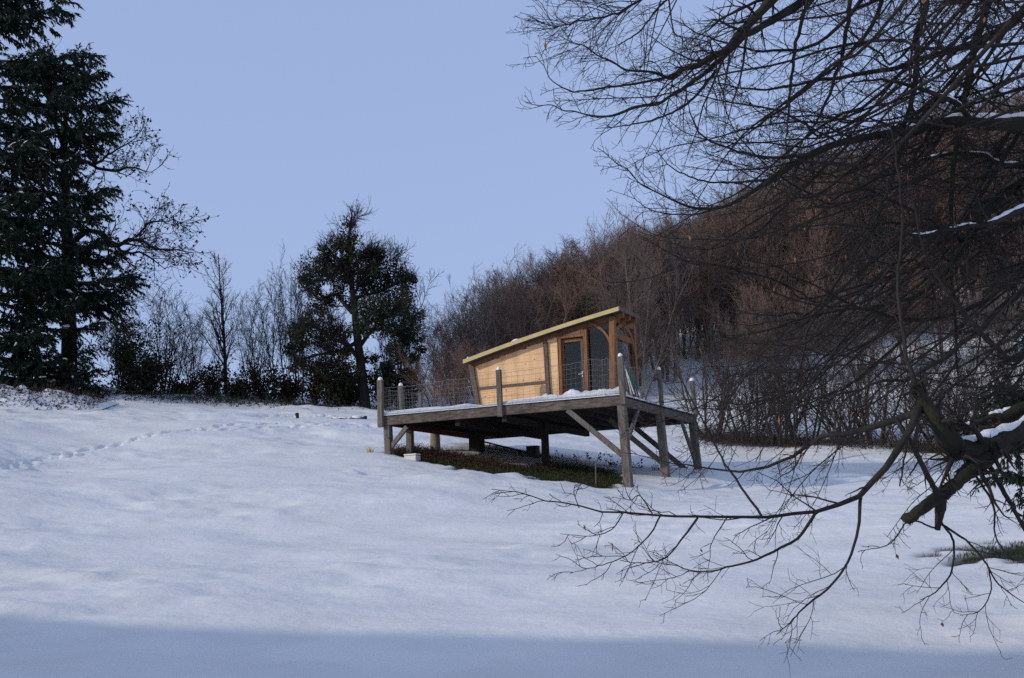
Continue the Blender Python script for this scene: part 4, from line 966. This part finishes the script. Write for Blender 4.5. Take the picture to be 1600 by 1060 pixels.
def snow_heap():
    """snow-covered brush pile at the far left"""
    rng = np.random.default_rng(12); nx_, ny_ = 90, 40; b0, _ = base(-40, 56.0); b1, _ = base(175, 57.0)
    U, Vv = np.meshgrid(np.linspace(0, 1, nx_), np.linspace(-1, 1, ny_)); x = b0[0] * (1 - U) + b1[0] * U; y = b0[1] * (1 - U) + b1[1] * U + Vv * 1.5
    h = (1.35 - .95 * U) * np.clip(1 - Vv ** 2, 0, 1) ** .7 * (.75 + .35 * vnoise(x, y, 1.1, 31) + .18 * vnoise(x, y, .4, 32)) * np.clip(U * 12, 0, 1) * np.clip((1 - U) * 6, 0, 1)
    z = ground(x, y) + h - .08; i = np.arange(nx_ * ny_).reshape(ny_, nx_); q = np.stack([i[:-1, :-1], i[:-1, 1:], i[1:, 1:], i[1:, :-1]], 2).reshape(-1, 4)
    t = empty('brush_pile', b0, 'snow-covered brush pile below the conifer at the left edge', 'brush pile'); o = np.asarray(b0)
    obj('snow_cover', np_mesh('snow_cover', np.stack([x, y, z], 2).reshape(-1, 3) - o, q, True), M_snow, t)
    n = 1500; ui = rng.integers(0, nx_ - 6, n); vi = rng.integers(1, 26, n); p = np.stack([x[vi, ui], y[vi, ui], z[vi, ui] - .02], 1) - o
    st = walk(rng, p, nrm(np.array([0, -.4, .4]) + .7 * rng.normal(size=(n, 3))), .1 + .5 * rng.random(n) ** 2, 4, .3, np.array([0, 0, -.1])); bag = Bag(); bag.tubes(st, np.tile(np.linspace(.010, .004, 4)[None], (n, 1)), 3)
    V, T = leaves(rng, st[:, 2], rng.normal(size=(n, 3)), .12, .05); bag.raw(V, None, T)
    s = bag.build('dead_twigs', M_bracken, t, False); s['kind'] = 'stuff'
snow_heap()
def oak():
    d = 63.0; rng = np.random.default_rng(31); b, py = base(108, d)
    trunk = [[(108, py + 5, 0, .42), (108, 520, 0, .36), (106, 430, 0, .30), (104, 330, 0, .24), (100, 240, 0, .17), (104, 170, 0, .08), (110, 120, 0, .03)]]
    limbs = [[(106, 400, 0, .17), (132, 362, -.3, .14), (161, 368, -.5, .12), (181, 386, -.6, .11), (211, 371, -.8, .085), (240, 386, -1, .06), (263, 389, -1, .045), (303, 396, -1.2, .015)],
             [(106, 420, 0, .15), (143, 386, .4, .12), (175, 384, .7, .10), (199, 394, .9, .07), (228, 396, 1.1, .05), (257, 420, 1.2, .02)],
             [(102, 290, 0, .13), (125, 252, .2, .11), (147, 261, .4, .09), (181, 269, .6, .07), (209, 261, .8, .045), (240, 270, .9, .012)],
             [(101, 270, 0, .12), (116, 241, -.2, .10), (130, 213, -.4, .07), (141, 182, -.6, .03)],
             [(140, 258, .3, .07), (160, 250, 0, .06), (187, 230, -.2, .04), (218, 207, -.4, .012)],
             [(107, 480, 0, .14), (140, 470, .3, .11), (165, 500, .5, .08), (185, 485, .6, .05), (205, 520, .8, .02)],
             [(211, 371, -.8, .06), (232, 352, -.6, .05), (258, 345, -.5, .03), (285, 350, -.4, .012)],
             [(104, 330, 0, .13), (70, 300, .3, .1), (40, 260, .6, .06), (15, 215, .8, .03)],
             [(101, 240, 0, .11), (85, 190, -.3, .08), (70, 140, -.6, .04), (60, 100, -.8, .02)]]
    t = empty('oak_tree', b, 'large bare spreading tree behind the conifer, its crooked boughs reaching right', 'tree'); o = np.asarray(b)
    Tp, Tr = traced(trunk, d, 16); Lp, Lr = traced(limbs, d, 12); Lp[:, 1:-1] += rng.normal(size=Lp[:, 1:-1].shape) * .06
    bag = Bag(); bag.tubes(Tp - o, Tr, 10); bag.build('trunk', M_bark, t)
    for k in range(len(Lp)):
        bb = Bag(); bb.tubes(Lp[k:k + 1] - o, Lr[k:k + 1], 7); bb.build('bough', M_bark, t)
    tw = Bag()
    B1, R1 = grow(rng, Lp, Lr, 12, .25, 1, lambda t, pl: .9 + .30 * pl * (1.1 - t), (25, 65), 8, .17, np.array([0, 0, .06]), .45, .011, .02); tw.tubes(B1 - o, R1, 4)
    B2, R2 = grow(rng, B1, R1, 6, .2, 1, lambda t, pl: pl * .42 + .1, (25, 60), 5, .17, np.array([0, 0, .04]), .6, .009, .011); tw.tubes(B2 - o, R2, 3)
    B3, R3 = grow(rng, B2, R2, 3, .2, 1, lambda t, pl: pl * .5 + .08, (25, 65), 3, .2, np.array([0, 0, .04]), .7, .007, .009); tw.tubes(B3 - o, R3, 3)
    i = rng.integers(0, len(B3), 2600); i = i[B3[i, 2, 2] - o[2] > 2]; V, T = leaves(rng, B3[i, 2] - o, rng.normal(size=(len(i), 3)), .14, .09); tw.raw(V, None, T)
    c = tw.build('crown', M_twig, t); c['kind'] = 'stuff'
oak()
def conifer(px, d, H, tips, name, label, seed, nb, rad, low=.03, dens=1.0, snow=26, cone=.25, spray=.34):
    rng = np.random.default_rng(seed); b, py = base(px, d); o = np.asarray(b)
    t = empty(name, b, label, 'conifer')
    K = 14; tp = np.zeros((1, K, 3)); tp[0, :, 2] = np.linspace(-.4, H, K); tp[0, 1:, :2] += np.cumsum(rng.normal(size=(K - 1, 2)) * .05, 0); tr = (np.linspace(1, .05, K) * H * .018)[None]
    bag = Bag(); bag.tubes(tp, tr, 10); bag.build('trunk', M_bark, t)
    starts, ends = [], []
    for (x, y, dd) in tips:
        e = P(x, y, d + dd) - o; L = np.hypot(e[0], e[1]); s = np.array([0, 0, e[2] + L * .12]); starts.append(s); ends.append(e)
    for k in range(nb):
        h = H * (low + (1 - low) * (k + rng.random()) / nb); a = k * 2.4 + rng.normal() * .4
        L = rad * (1 - cone * h / H) * (1 - max(0, (h / H - .75)) * 2.6) * rng.uniform(.55, 1.0)
        if L < .4: continue
        starts.append(np.array([0, 0, h])); ends.append(np.array([math.cos(a) * L, math.sin(a) * L, h - L * rng.uniform(-.05, .38)]))
    Bp = []; n = len(starts)
    for s, e in zip(starts, ends):
        m = s * .5 + e * .5; m = m + np.array([0, 0, -.06 * np.linalg.norm(e - s)]) + rng.normal(size=3) * .12
        m2 = s * .2 + e * .8 + np.array([0, 0, -.07 * np.linalg.norm(e - s)]) + rng.normal(size=3) * .1
        Bp.append(resample([s, m, m2, e], [1, 1, 1, 1], 9)[0])
    Bp = np.array(Bp); ln = np.linalg.norm(Bp[:, -1] - Bp[:, 0], axis=1); Br = (ln * .016)[:, None] * np.linspace(1, .12, 9)[None]
    lim = Bag(); lim.tubes(Bp, Br, 5); lim.build('boughs', M_bark, t)['kind'] = 'stuff'
    B1, R1 = grow(rng, Bp, Br, np.maximum(5, (ln * 4.6 * dens)).astype(int), .12, 1.0, lambda tt, pl: .25 + pl * .27 * (1.15 - tt), (35, 70), 6, .1, np.array([0, 0, -.10]), .4, .004, .006, flat=.75)
    lv = Bag(); lv.tubes(B1, R1, 3)
    ln1 = np.linalg.norm(np.diff(B1, axis=1), axis=2).sum(1); cnt = np.maximum(4, (ln1 * 30 * dens)).astype(int)
    idx = np.repeat(np.arange(len(B1)), cnt); s = rng.random(len(idx)) * 5; i = np.minimum(s.astype(int), 4); f = (s - i)[:, None]
    p = B1[idx, i] * (1 - f) + B1[idx, i + 1] * f; tan = nrm(B1[idx, i + 1] - B1[idx, i])
    V, T = leaves(rng, p, tan * .7 + np.array([0, 0, -.55]), spray, spray * .3, .42); lv.raw(V, None, T)
    n2 = len(Bp) * 26; k = rng.integers(0, len(Bp), n2); j = rng.integers(2, 8, n2); f = rng.random((n2, 1)); p = Bp[k, j] * (1 - f) + Bp[k, j + 1] * f
    V, T = leaves(rng, p, nrm(Bp[k, j + 1] - Bp[k, j]) * .5 + np.array([0, 0, -.3]), spray * .9, spray * .3, .6); lv.raw(V, None, T)
    fo = lv.build('foliage', M_conifer, t, False); fo['kind'] = 'stuff'
    # snow resting along some boughs
    if snow:
        sb = Bag(); sl = np.abs(B1[:, 4, 2] - B1[:, 1, 2]) / (np.linalg.norm(B1[:, 4] - B1[:, 1], axis=1) + .01); ok_ = np.where((sl < .35) & (B1[:, 2, 2] < H * .72))[0]; k = rng.choice(ok_, snow * 7); S = B1[k][:, 1:5] + np.array([0, 0, .05]) + rng.normal(size=(len(k), 1, 3)) * .05
        sb.tubes(S, np.tile(np.array([[.010, .040, .034, .010]]), (len(k), 1)) * rng.uniform(.5, 1.5, (len(k), 1)), 6); sb.build('snow_patches', M_snow, t)['kind'] = 'stuff'
    return t
TIPS = [(146, 84, -.5), (112, 82, .5), (60, 88, .3), (183, 152, .2), (140, 118, -.8), (158, 108, .4), (172, 205, .6), (165, 186, -.6), (150, 228, 1), (120, 250, -1), (177, 295, .3), (160, 335, -.5), (150, 312, .8), (192, 395, .2), (172, 372, -.8), (216, 442, 0), (196, 472, .6), (205, 428, -1), (180, 458, 1), (150, 505, -.6), (140, 545, .5), (150, 578, -.9), (152, 603, -1.2), (160, 628, -1.4), (120, 592, -1.8), (90, 602, -2), (130, 562, -1.5), (100, 562, -2), (60, 592, -2.4), (80, 90, -1), (100, 150, -1.5), (60, 210, -2), (110, 330, -1.6), (100, 410, -2), (120, 470, -1.6), (70, 520, -2.2), (40, 300, -2.4), (30, 430, -2.6)]
HC = top_height(-30, 70, 60.5, base(-30, 60.5)[0])
conifer(-30, 60.5, HC, TIPS, 'conifer', 'huge dark drooping conifer filling the left edge, dusted with snow', 21, 70, 4.9, .05, 1.9, 46, .05, .19)
conifer(-190, 60, 34.0, [(100, 2, 0), (55, 14, 1), (80, -35, 0), (30, 4, .5), (95, -60, 0)], 'conifer', 'second dark conifer outside the left edge, one bough crossing the top left corner', 22, 60, 4.6, .03, .9, 8)
#--PART5--
# ------------------------------------------------------------------ the big overhanging tree in the right foreground
def big_tree():
    rng = np.random.default_rng(64)
    base_p = on_ground(5.9, 9.6); o = base_p
    t = empty('overhanging_tree', base_p, 'large bare tree at the right whose long drooping branches hang across the view', 'tree')
    tx, ty = base_p[0], base_p[1]
    K = 12; tp = np.zeros((1, K, 3)); tp[0, :, 2] = np.linspace(-.4, 11.5, K); tp[0, 2:, :2] += np.cumsum(rng.normal(size=(K - 2, 2)) * .06, 0)
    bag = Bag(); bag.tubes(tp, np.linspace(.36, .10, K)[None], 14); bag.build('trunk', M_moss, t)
    def tr(z): return np.array([tx, ty, z])
    L = []      # limbs: (points [(px,py,depth,diameter px)], trunk height or None)
    A = L.append
    # low limb with the snow saddle, its fork and the sawn stub
    A(([(1720, 600, 9.2, 48), (1600, 672, 8.6, 40), (1560, 688, 8.4, 38), (1520, 703, 8.3, 38), (1488, 697, 8.2, 38), (1465, 660, 8.1, 32), (1440, 622, 8.1, 26), (1425, 598, 8.1, 18)], 3.2))
    A(([(1600, 640, 8.9, 26), (1550, 655, 8.8, 22), (1510, 668, 8.6, 18), (1470, 672, 8.4, 14)], 3.0))
    A(([(1570, 692, 8.4, 34), (1535, 722, 8.3, 36), (1500, 748, 8.2, 34), (1470, 774, 8.1, 30), (1440, 795, 8.0, 26), (1414, 815, 8.0, 24)], None))
    A(([(1472, 770, 8.1, 26), (1468, 800, 8.1, 22), (1464, 828, 8.1, 15)], None))
    # the long horizontal branch low over the snow
    A(([(1440, 630, 8.1, 19), (1420, 672, 8.0, 19), (1390, 722, 7.9, 17), (1345, 772, 7.8, 15), (1270, 799, 7.7, 11), (1190, 807, 7.6, 9), (1100, 808, 7.5, 7.5), (1020, 804, 7.5, 6.5), (930, 796, 7.5, 5), (865, 784, 7.5, 3.6), (815, 768, 7.5, 2.6), (768, 764, 7.5, 1.6)], None))
    A(([(1440, 640, 8.1, 20), (1400, 655, 8.3, 19), (1340, 674, 8.5, 15), (1280, 686, 8.7, 12), (1230, 718, 8.8, 9), (1165, 737, 8.9, 7), (1095, 731, 9.0, 4.5), (1040, 722, 9.0, 3), (985, 708, 9.1, 1.8)], None))
    A(([(1190, 807, 7.6, 7), (1150, 750, 7.7, 6), (1122, 706, 7.8, 5), (1090, 640, 7.9, 4), (1050, 575, 8.0, 3), (1005, 520, 8.1, 1.8)], None))
    A(([(1345, 775, 7.8, 10), (1338, 840, 7.7, 8), (1312, 900, 7.6, 6.5), (1262, 945, 7.6, 5), (1235, 972, 7.6, 3.4), (1214, 992, 7.6, 1.6)], None))
    A(([(1275, 800, 7.7, 9), (1245, 842, 7.6, 7.5), (1190, 870, 7.5, 6.5), (1140, 886, 7.5, 5.5), (1095, 893, 7.5, 4), (1050, 883, 7.5, 2.8), (1010, 876, 7.5, 1.6)], None))
    A(([(1090, 810, 7.5, 6), (1066, 842, 7.4, 5), (1040, 872, 7.4, 4), (1005, 880, 7.4, 3), (970, 876, 7.4, 1.6)], None))
    A(([(1032, 806, 7.5, 5), (1012, 840, 7.5, 4), (975, 870, 7.5, 3.2), (930, 886, 7.5, 2.4), (890, 896, 7.5, 1.4)], None))
    A(([(975, 800, 7.5, 4), (955, 828, 7.5, 3), (920, 838, 7.5, 2.2), (875, 834, 7.5, 1.4)], None))
    A(([(1020, 805, 7.5, 3.6), (1000, 775, 7.5, 3), (985, 782, 7.5, 2.4), (968, 775, 7.5, 1.3)], None))
    A(([(905, 794, 7.5, 3), (897, 772, 7.5, 2.4), (898, 758, 7.5, 1.3)], None))
    # hanging twigs under the stub and at the right edge
    A(([(1470, 815, 8.1, 7), (1490, 848, 8.1, 6), (1486, 895, 8.0, 5), (1462, 925, 8.0, 3.4), (1438, 938, 8.0, 1.8)], None))
    A(([(1472, 820, 8.1, 7), (1510, 845, 8.0, 6), (1540, 880, 8.0, 5), (1560, 912, 8.0, 4), (1605, 945, 8.0, 2)], None))
    A(([(1545, 890, 8.0, 4), (1548, 925, 8.0, 3.4), (1530, 955, 8.0, 2.6), (1500, 962, 8.0, 1.6)], None))
    A(([(1545, 728, 8.4, 14), (1575, 780, 8.3, 12), (1605, 835, 8.2, 9), (1640, 900, 8.1, 6)], None))
    A(([(1524, 742, 8.3, 7), (1552, 790, 8.2, 6), (1556, 840, 8.2, 4), (1585, 880, 8.1, 2.2)], None))
    A(([(1460, 825, 8.1, 5), (1420, 815, 8.0, 4), (1390, 850, 7.9, 3), (1340, 862, 7.9, 1.6)], None))
    # upright and climbing shoots from the fork
    A(([(1430, 610, 8.1, 14), (1415, 545, 8.2, 11), (1403, 440, 8.3, 8), (1410, 330, 8.4, 6), (1395, 210, 8.5, 4), (1375, 100, 8.6, 2)], None))
    A(([(1400, 655, 8.1, 12), (1428, 700, 8.0, 14), (1450, 745, 8.0, 15), (1465, 772, 8.0, 16)], None))
    A(([(1500, 560, 9.6, 8), (1430, 660, 9.4, 8), (1405, 760, 9.2, 4)], None))
    # the big bough across the top
    A(([(1500, -170, 10.0, 46), (1330, -80, 9.4, 34), (1211, -2, 8.8, 22), (1169, 42, 8.6, 19), (1117, 87, 8.4, 15), (1067, 110, 8.3, 11), (1025, 118, 8.2, 7), (967, 102, 8.1, 5), (920, 76, 8.1, 3.4), (880, 58, 8.1, 1.6)], 9.5))
    A(([(1330, -50, 9.4, 26), (1240, 13, 8.9, 20), (1182, 45, 8.7, 17), (1130, 89, 8.5, 13), (1082, 131, 8.3, 11), (1040, 155, 8.2, 9), (988, 172, 8.1, 7), (946, 181, 8.1, 5.5), (909, 178, 8.1, 4), (872, 168, 8.1, 2.8), (820, 160, 8.1, 1.4)], None))
    A(([(1067, 110, 8.3, 8), (1030, 124, 8.2, 7), (972, 134, 8.1, 6), (930, 140, 8.1, 5), (893, 142, 8.0, 4), (865, 129, 8.0, 2.8), (848, 100, 8.0, 2), (836, 87, 8.0, 1.4)], None))
    A(([(1117, 113, 8.4, 9), (1082, 155, 8.3, 7), (1046, 178, 8.3, 5.5), (993, 194, 8.2, 4), (930, 201, 8.2, 1.6)], None))
    A(([(1090, -60, 9.0, 12), (1001, 0, 8.7, 7), (972, 18, 8.6, 6), (938, 28, 8.6, 5), (896, 39, 8.5, 3.6), (870, 41, 8.5, 2.6), (830, 32, 8.5, 1.3)], 9.8))
    A(([(1100, -60, 8.9, 9), (1040, 0, 8.6, 6), (1001, 47, 8.5, 4.5), (975, 66, 8.5, 3), (952, 76, 8.5, 1.5)], None))
    A(([(1045, 0, 8.6, 5), (1053, 50, 8.5, 4), (1066, 62, 8.5, 3), (1062, 100, 8.5, 1.8)], None))
    # the second bough with snow at the right edge
    A(([(1720, 190, 9.8, 40), (1600, 196, 9.3, 30), (1520, 192, 9.1, 27), (1450, 196, 9.0, 24), (1400, 207, 8.9, 21), (1322, 220, 8.8, 18), (1262, 245, 8.7, 15), (1201, 281, 8.6, 12), (1141, 320, 8.5, 9), (1093, 326, 8.5, 7), (1050, 314, 8.4, 5), (1008, 293, 8.4, 3.6), (975, 260, 8.4, 2.2), (960, 252, 8.4, 1.3)], 5.6))
    A(([(1262, 241, 8.7, 10), (1207, 247, 8.6, 8), (1141, 232, 8.5, 6), (1096, 211, 8.4, 4.5), (1078, 175, 8.4, 3), (1072, 140, 8.4, 1.6)], None))
    A(([(1201, 281, 8.6, 7), (1150, 285, 8.5, 5.5), (1095, 282, 8.4, 4.5), (1050, 262, 8.3, 3), (1020, 225, 8.3, 1.5)], None))
    A(([(1141, 320, 8.5, 6), (1085, 335, 8.5, 4.5), (1030, 332, 8.5, 3), (1000, 318, 8.5, 2), (980, 294, 8.5, 1.3)], None))
    A(([(1330, 222, 8.8, 9), (1250, 300, 8.7, 8), (1205, 345, 8.6, 6.5), (1170, 370, 8.6, 5), (1100, 390, 8.5, 3.4), (1030, 375, 8.5, 1.8)], None))
    A(([(1520, 190, 9.1, 16), (1490, 160, 9.0, 15), (1440, 140, 9.0, 11), (1380, 125, 8.9, 7), (1320, 130, 8.9, 3)], None))
    # other long boughs through the right-hand tangle
    A(([(1720, 230, 10.2, 34), (1600, 285, 9.8, 26), (1540, 330, 9.6, 22), (1500, 395, 9.4, 18), (1450, 450, 9.2, 13), (1380, 480, 9.0, 9), (1280, 490, 8.9, 6), (1180, 520, 8.8, 4), (1080, 540, 8.8, 1.8)], 5.2))
    A(([(1720, 290, 9.5, 24), (1600, 325, 9.2, 17), (1540, 352, 9.0, 13), (1480, 360, 8.9, 11), (1420, 368, 8.8, 8), (1330, 352, 8.7, 5), (1240, 355, 8.6, 2.6)], 4.9))
    A(([(1690, 200, 10.4, 22), (1600, 260, 10.0, 16), (1520, 240, 9.8, 12), (1440, 252, 9.6, 9), (1350, 290, 9.4, 6), (1260, 330, 9.2, 3)], None))
    A(([(1680, 100, 10.5, 15), (1580, 200, 10.2, 13), (1510, 330, 10, 11), (1420, 430, 9.8, 10), (1330, 520, 9.6, 8), (1240, 640, 9.4, 5), (1180, 720, 9.3, 2.4)], 7.0))
    A(([(1560, -100, 10.2, 24), (1545, 0, 10.0, 21), (1520, 80, 9.8, 18), (1500, 200, 9.6, 14), (1485, 330, 9.4, 11), (1492, 480, 9.2, 8), (1500, 600, 9.1, 4)], 9.0))
    A(([(1480, -80, 9.6, 18), (1440, 40, 9.3, 16), (1425, 140, 9.1, 12), (1400, 260, 9.0, 8), (1350, 380, 8.9, 5), (1290, 470, 8.8, 2.4)], 9.3))
    A(([(1280, -60, 9.0, 12), (1246, 60, 8.8, 10), (1234, 150, 8.7, 7), (1228, 240, 8.6, 3)], None))
    A(([(1330, -60, 9.2, 14), (1325, 40, 9.0, 12), (1300, 140, 8.8, 9), (1250, 230, 8.7, 5), (1180, 330, 8.6, 2.4)], None))
    A(([(1400, -60, 9.5, 12), (1350, 60, 9.2, 10), (1260, 140, 9.0, 8), (1180, 200, 8.9, 5), (1120, 240, 8.8, 2.4)], None))
    A(([(1400, -60, 9.5, 14), (1290, 60, 9.2, 10), (1200, 80, 9.0, 7), (1110, 60, 8.9, 4), (1050, 30, 8.9, 2)], None))
    A(([(1600, 20, 10.5, 22), (1450, 90, 10.1, 15), (1320, 120, 9.8, 10), (1200, 140, 9.6, 6), (1120, 130, 9.5, 3)], 7.6))
    A(([(1650, 420, 9.4, 20), (1580, 470, 9.2, 15), (1500, 540, 9.0, 12), (1420, 590, 8.9, 9), (1330, 610, 8.8, 6), (1230, 660, 8.7, 3)], 4.0))
    A(([(1640, 380, 9.9, 22), (1540, 470, 9.7, 14), (1440, 500, 9.5, 11), (1340, 480, 9.3, 8), (1240, 430, 9.2, 5), (1150, 400, 9.1, 2.4)], None))
    A(([(1650, 520, 9.0, 22), (1590, 560, 8.9, 16), (1540, 530, 8.8, 12), (1480, 460, 8.7, 9), (1440, 380, 8.6, 6), (1420, 280, 8.6, 3)], 3.7))
    Ps, Rs, tiny = [], [], []
    for pts, zt in L:
        p = [P(a, b, d) for a, b, d, w in pts]; r = [w * (.60 if w < 10 else .60 + .14 * min(1, max(0, w - 14) / 18)) / 2 / F_PX * d for a, b, d, w in pts]
        if zt is not None:
            q = tr(zt); m = (q + p[0]) / 2 + np.array([0, 0, .12]); p = [q, m] + p; r = [r[0] * 1.15, r[0] * 1.05] + r
        a, b = resample(p, r, 26); dist = np.linalg.norm(a[-1] - a[0])
        w = rng.normal(size=(26, 3)) * min(.008, .0022 * np.linalg.norm(np.diff(a, axis=0), axis=1).sum()); w[0] = 0; a = a + w
        Ps.append(a); Rs.append(b)
    # further boughs that fill the tangle, springing from the trunk and its leaders
    for k in range(46):
        px = rng.uniform(1330, 1760); py = rng.uniform(-260, 430); d = rng.uniform(8.6, 12.8)
        s = P(px, py, d); a = rng.uniform(2.5, 3.75); dr = np.array([math.cos(a), math.sin(a) * .6, rng.uniform(-.5, .18)]); dr /= np.linalg.norm(dr)
        Ln = rng.uniform(1.3, 3.0); sg = walk(rng, s[None], dr[None], np.array([Ln]), 8, .17, np.array([0, 0, -.05 + .07 * rng.random()]))[0]
        back = [tr(min(10.5, max(3.0, s[2] + rng.uniform(.2, 1.2))))] if px > 1500 else [s - dr * .9 + np.array([0, 0, .7])]
        a, b = resample(back + list(sg), [.018] + list(np.linspace(.012, .002, 8)), 26); Ps.append(a); Rs.append(b)
    for k in range(92):
        px = rng.uniform(1260, 1720); py = rng.uniform(180, 610); d = rng.uniform(8.8, 13.5)
        s = P(px, py, d); a = rng.uniform(2.2, 4.1); dr = np.array([math.cos(a), math.sin(a) * .7, rng.uniform(-.75, .35)]); dr /= np.linalg.norm(dr)
        sg = walk(rng, s[None], dr[None], np.array([rng.uniform(1.0, 2.4)]), 8, .16, np.array([0, 0, rng.uniform(-.06, .07)]))[0]
        back = [tr(min(9, max(2.6, s[2] + rng.uniform(0, 1.0))))] if px > 1540 else [s - dr * .7 + np.array([.3, 0, .5])]
        a, b = resample(back + list(sg), [.012] + list(np.linspace(.009, .0018, 8)), 26); Ps.append(a); Rs.append(b)
    Ps, Rs = np.array(Ps), np.array(Rs)
    G = np.array([0, 0, .012])
    for k in range(len(Ps)):
        S, SR = Ps[k:k + 1], Rs[k:k + 1]; ln = float(np.linalg.norm(np.diff(S[0], axis=0), axis=1).sum())
        bb = Bag()
        if SR.max() > .028:
            a, b = resample(S[0], SR[0], 90); V, Q = tubes(a[None], b[None], 12); c_ = np.repeat(a, 12, axis=0)
            f = np.array([.20 * noise.noise(Vector(v * 9)) + .14 * noise.noise(Vector(v * 30)) for v in V]); knob = np.array([max(0, noise.noise(Vector(v * 3.1)) - .25) for v in V])
            V = c_ + (V - c_) * (1 + f + .9 * knob)[:, None]; e = np.array([[90 * 12 - 12 + j for j in range(12)]])
            V = np.vstack([V, a[-1] + nrm(a[-1] - a[-2]) * b[-1] * .25]); n_ = len(V) - 1; T_ = np.array([[n_ - 12 + j, n_ - 12 + (j + 1) % 12, n_] for j in range(12)])
            bb.raw(V - o, Q, T_)
        else: bb.tubes(S - o, SR, 6)
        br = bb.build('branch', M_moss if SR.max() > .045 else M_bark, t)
        tw = Bag(); stub = k in (2, 3)
        low = S[0, :, 2].mean() < 1.6
        n1 = 0 if stub else max(5, int(ln * (10.5 if low else 6.8)))
        if n1 == 0: continue
        B1, R1 = grow(rng, S, SR, n1, .25 if k < 50 else .2, .99, (lambda q, pl: .22 + .34 * pl * (1.05 - q) * rng.random(len(q)) ** .9) if low else (lambda q, pl: .13 + .19 * pl * (1.02 - q) * rng.random(len(q)) ** .8), (28, 62), 7, .15, G - np.array([0, 0, .03]), .42, .0014, .0024, flat=.3)
        tw.tubes(B1 - o, R1, 5)
        l1 = np.linalg.norm(np.diff(B1, axis=1), axis=2).sum(1)
        B2, R2 = grow(rng, B1, R1, np.maximum(2, (l1 * 12)).astype(int), .12, .98, lambda q, pl: .05 + pl * .42 * (1.1 - q), (30, 65), 5, .2, G, .6, .0011, .0016, flat=.2)
        tw.tubes(B2 - o, R2, 4)
        l2 = np.linalg.norm(np.diff(B2, axis=1), axis=2).sum(1)
        B3, R3 = grow(rng, B2, R2, np.maximum(1, (l2 * 16)).astype(int), .15, 1.0, lambda q, pl: .02 + pl * .32, (30, 70), 3, .2, G, .75, .001, .0013)
        tw.tubes(B3 - o, R3, 3)
        tip = S[0, -6:]
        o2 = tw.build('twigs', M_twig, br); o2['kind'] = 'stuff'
        tiny.append(B2[:, -1])
    # a few dead leaves and seed bracts still hanging
    tiny = np.concatenate(tiny); i = rng.integers(0, len(tiny), 170); lf = Bag(); V, T = leaves(rng, tiny[i] - o, np.tile(np.array([[0, 0, -1.0]]), (len(i), 1)), .055, .018, .3); lf.raw(V, None, T)
    lf.build('dead_leaves', M_deadleaf, t, False)['kind'] = 'stuff'
    # snow lying along the tops of the limbs
    def lying(k, a, b, w, sink=.55, seed=0):
        s = np.linspace(a, b, 16) * 25; i = np.minimum(s.astype(int), 24); f = (s - i)[:, None]; p = Ps[k][i] * (1 - f) + Ps[k][i + 1] * f; r = Rs[k][i] * (1 - f[:, 0]) + Rs[k][i + 1] * f[:, 0]
        e = np.sin(np.linspace(.08, math.pi - .08, 16)) ** .4 * (1 + .22 * np.sin(np.arange(16) * 1.7 + seed))
        rad = r * w * e; p = p + np.array([0, 0, 1.0]) * (r * sink + rad * .25)[:, None]
        m = Bag(); m.tubes(p[None] - o, rad[None], 10); ob = m.build('snow_strip', M_snow, t)
    lying(0, .30, .66, .60, .85, 1); lying(0, .70, .86, .42, .75, 2); lying(1, .42, .62, .6, .85, 3); lying(1, .74, .86, .6, .85, 13); lying(2, .42, .58, .45, .8, 4)
    kk = [i for i, (p, z) in enumerate(L) if p[0][:2] == (1720, 190)][0]; lying(kk, .12, .325, .7, .8, 5); lying(kk, .335, .375, .6, .8, 6)
    kk = [i for i, (p, z) in enumerate(L) if p[0][:2] == (1720, 290)][0]; lying(kk, .34, .50, .75, .8, 7); lying(kk, .53, .62, .75, .8, 8); lying(kk, .66, .74, .7, .8, 9)
    kk = [i for i, (p, z) in enumerate(L) if p[0][:2] == (1690, 200)][0]; lying(kk, .2, .42, .8, .7, 10); lying(kk, .5, .6, .8, .7, 11)
    kk = [i for i, (p, z) in enumerate(L) if p[0][:2] == (1520, 190)][0]; lying(kk, .08, .4, .6, .75, 12)
big_tree()
#--PART6--
conifer(1790, 15.5, 9.5, [(1585, 420, 0), (1590, 520, -.5), (1570, 600, 0), (1562, 650, -.6), (1575, 700, -1), (1600, 330, .5), (1575, 735, -1), (1590, 670, .6), (1600, 600, -1)], 'evergreen_tree', 'dark green drooping evergreen at the right edge behind the overhanging tree', 71, 50, 1.3, .25, 3.0, 0, .4, .085)
#--END--
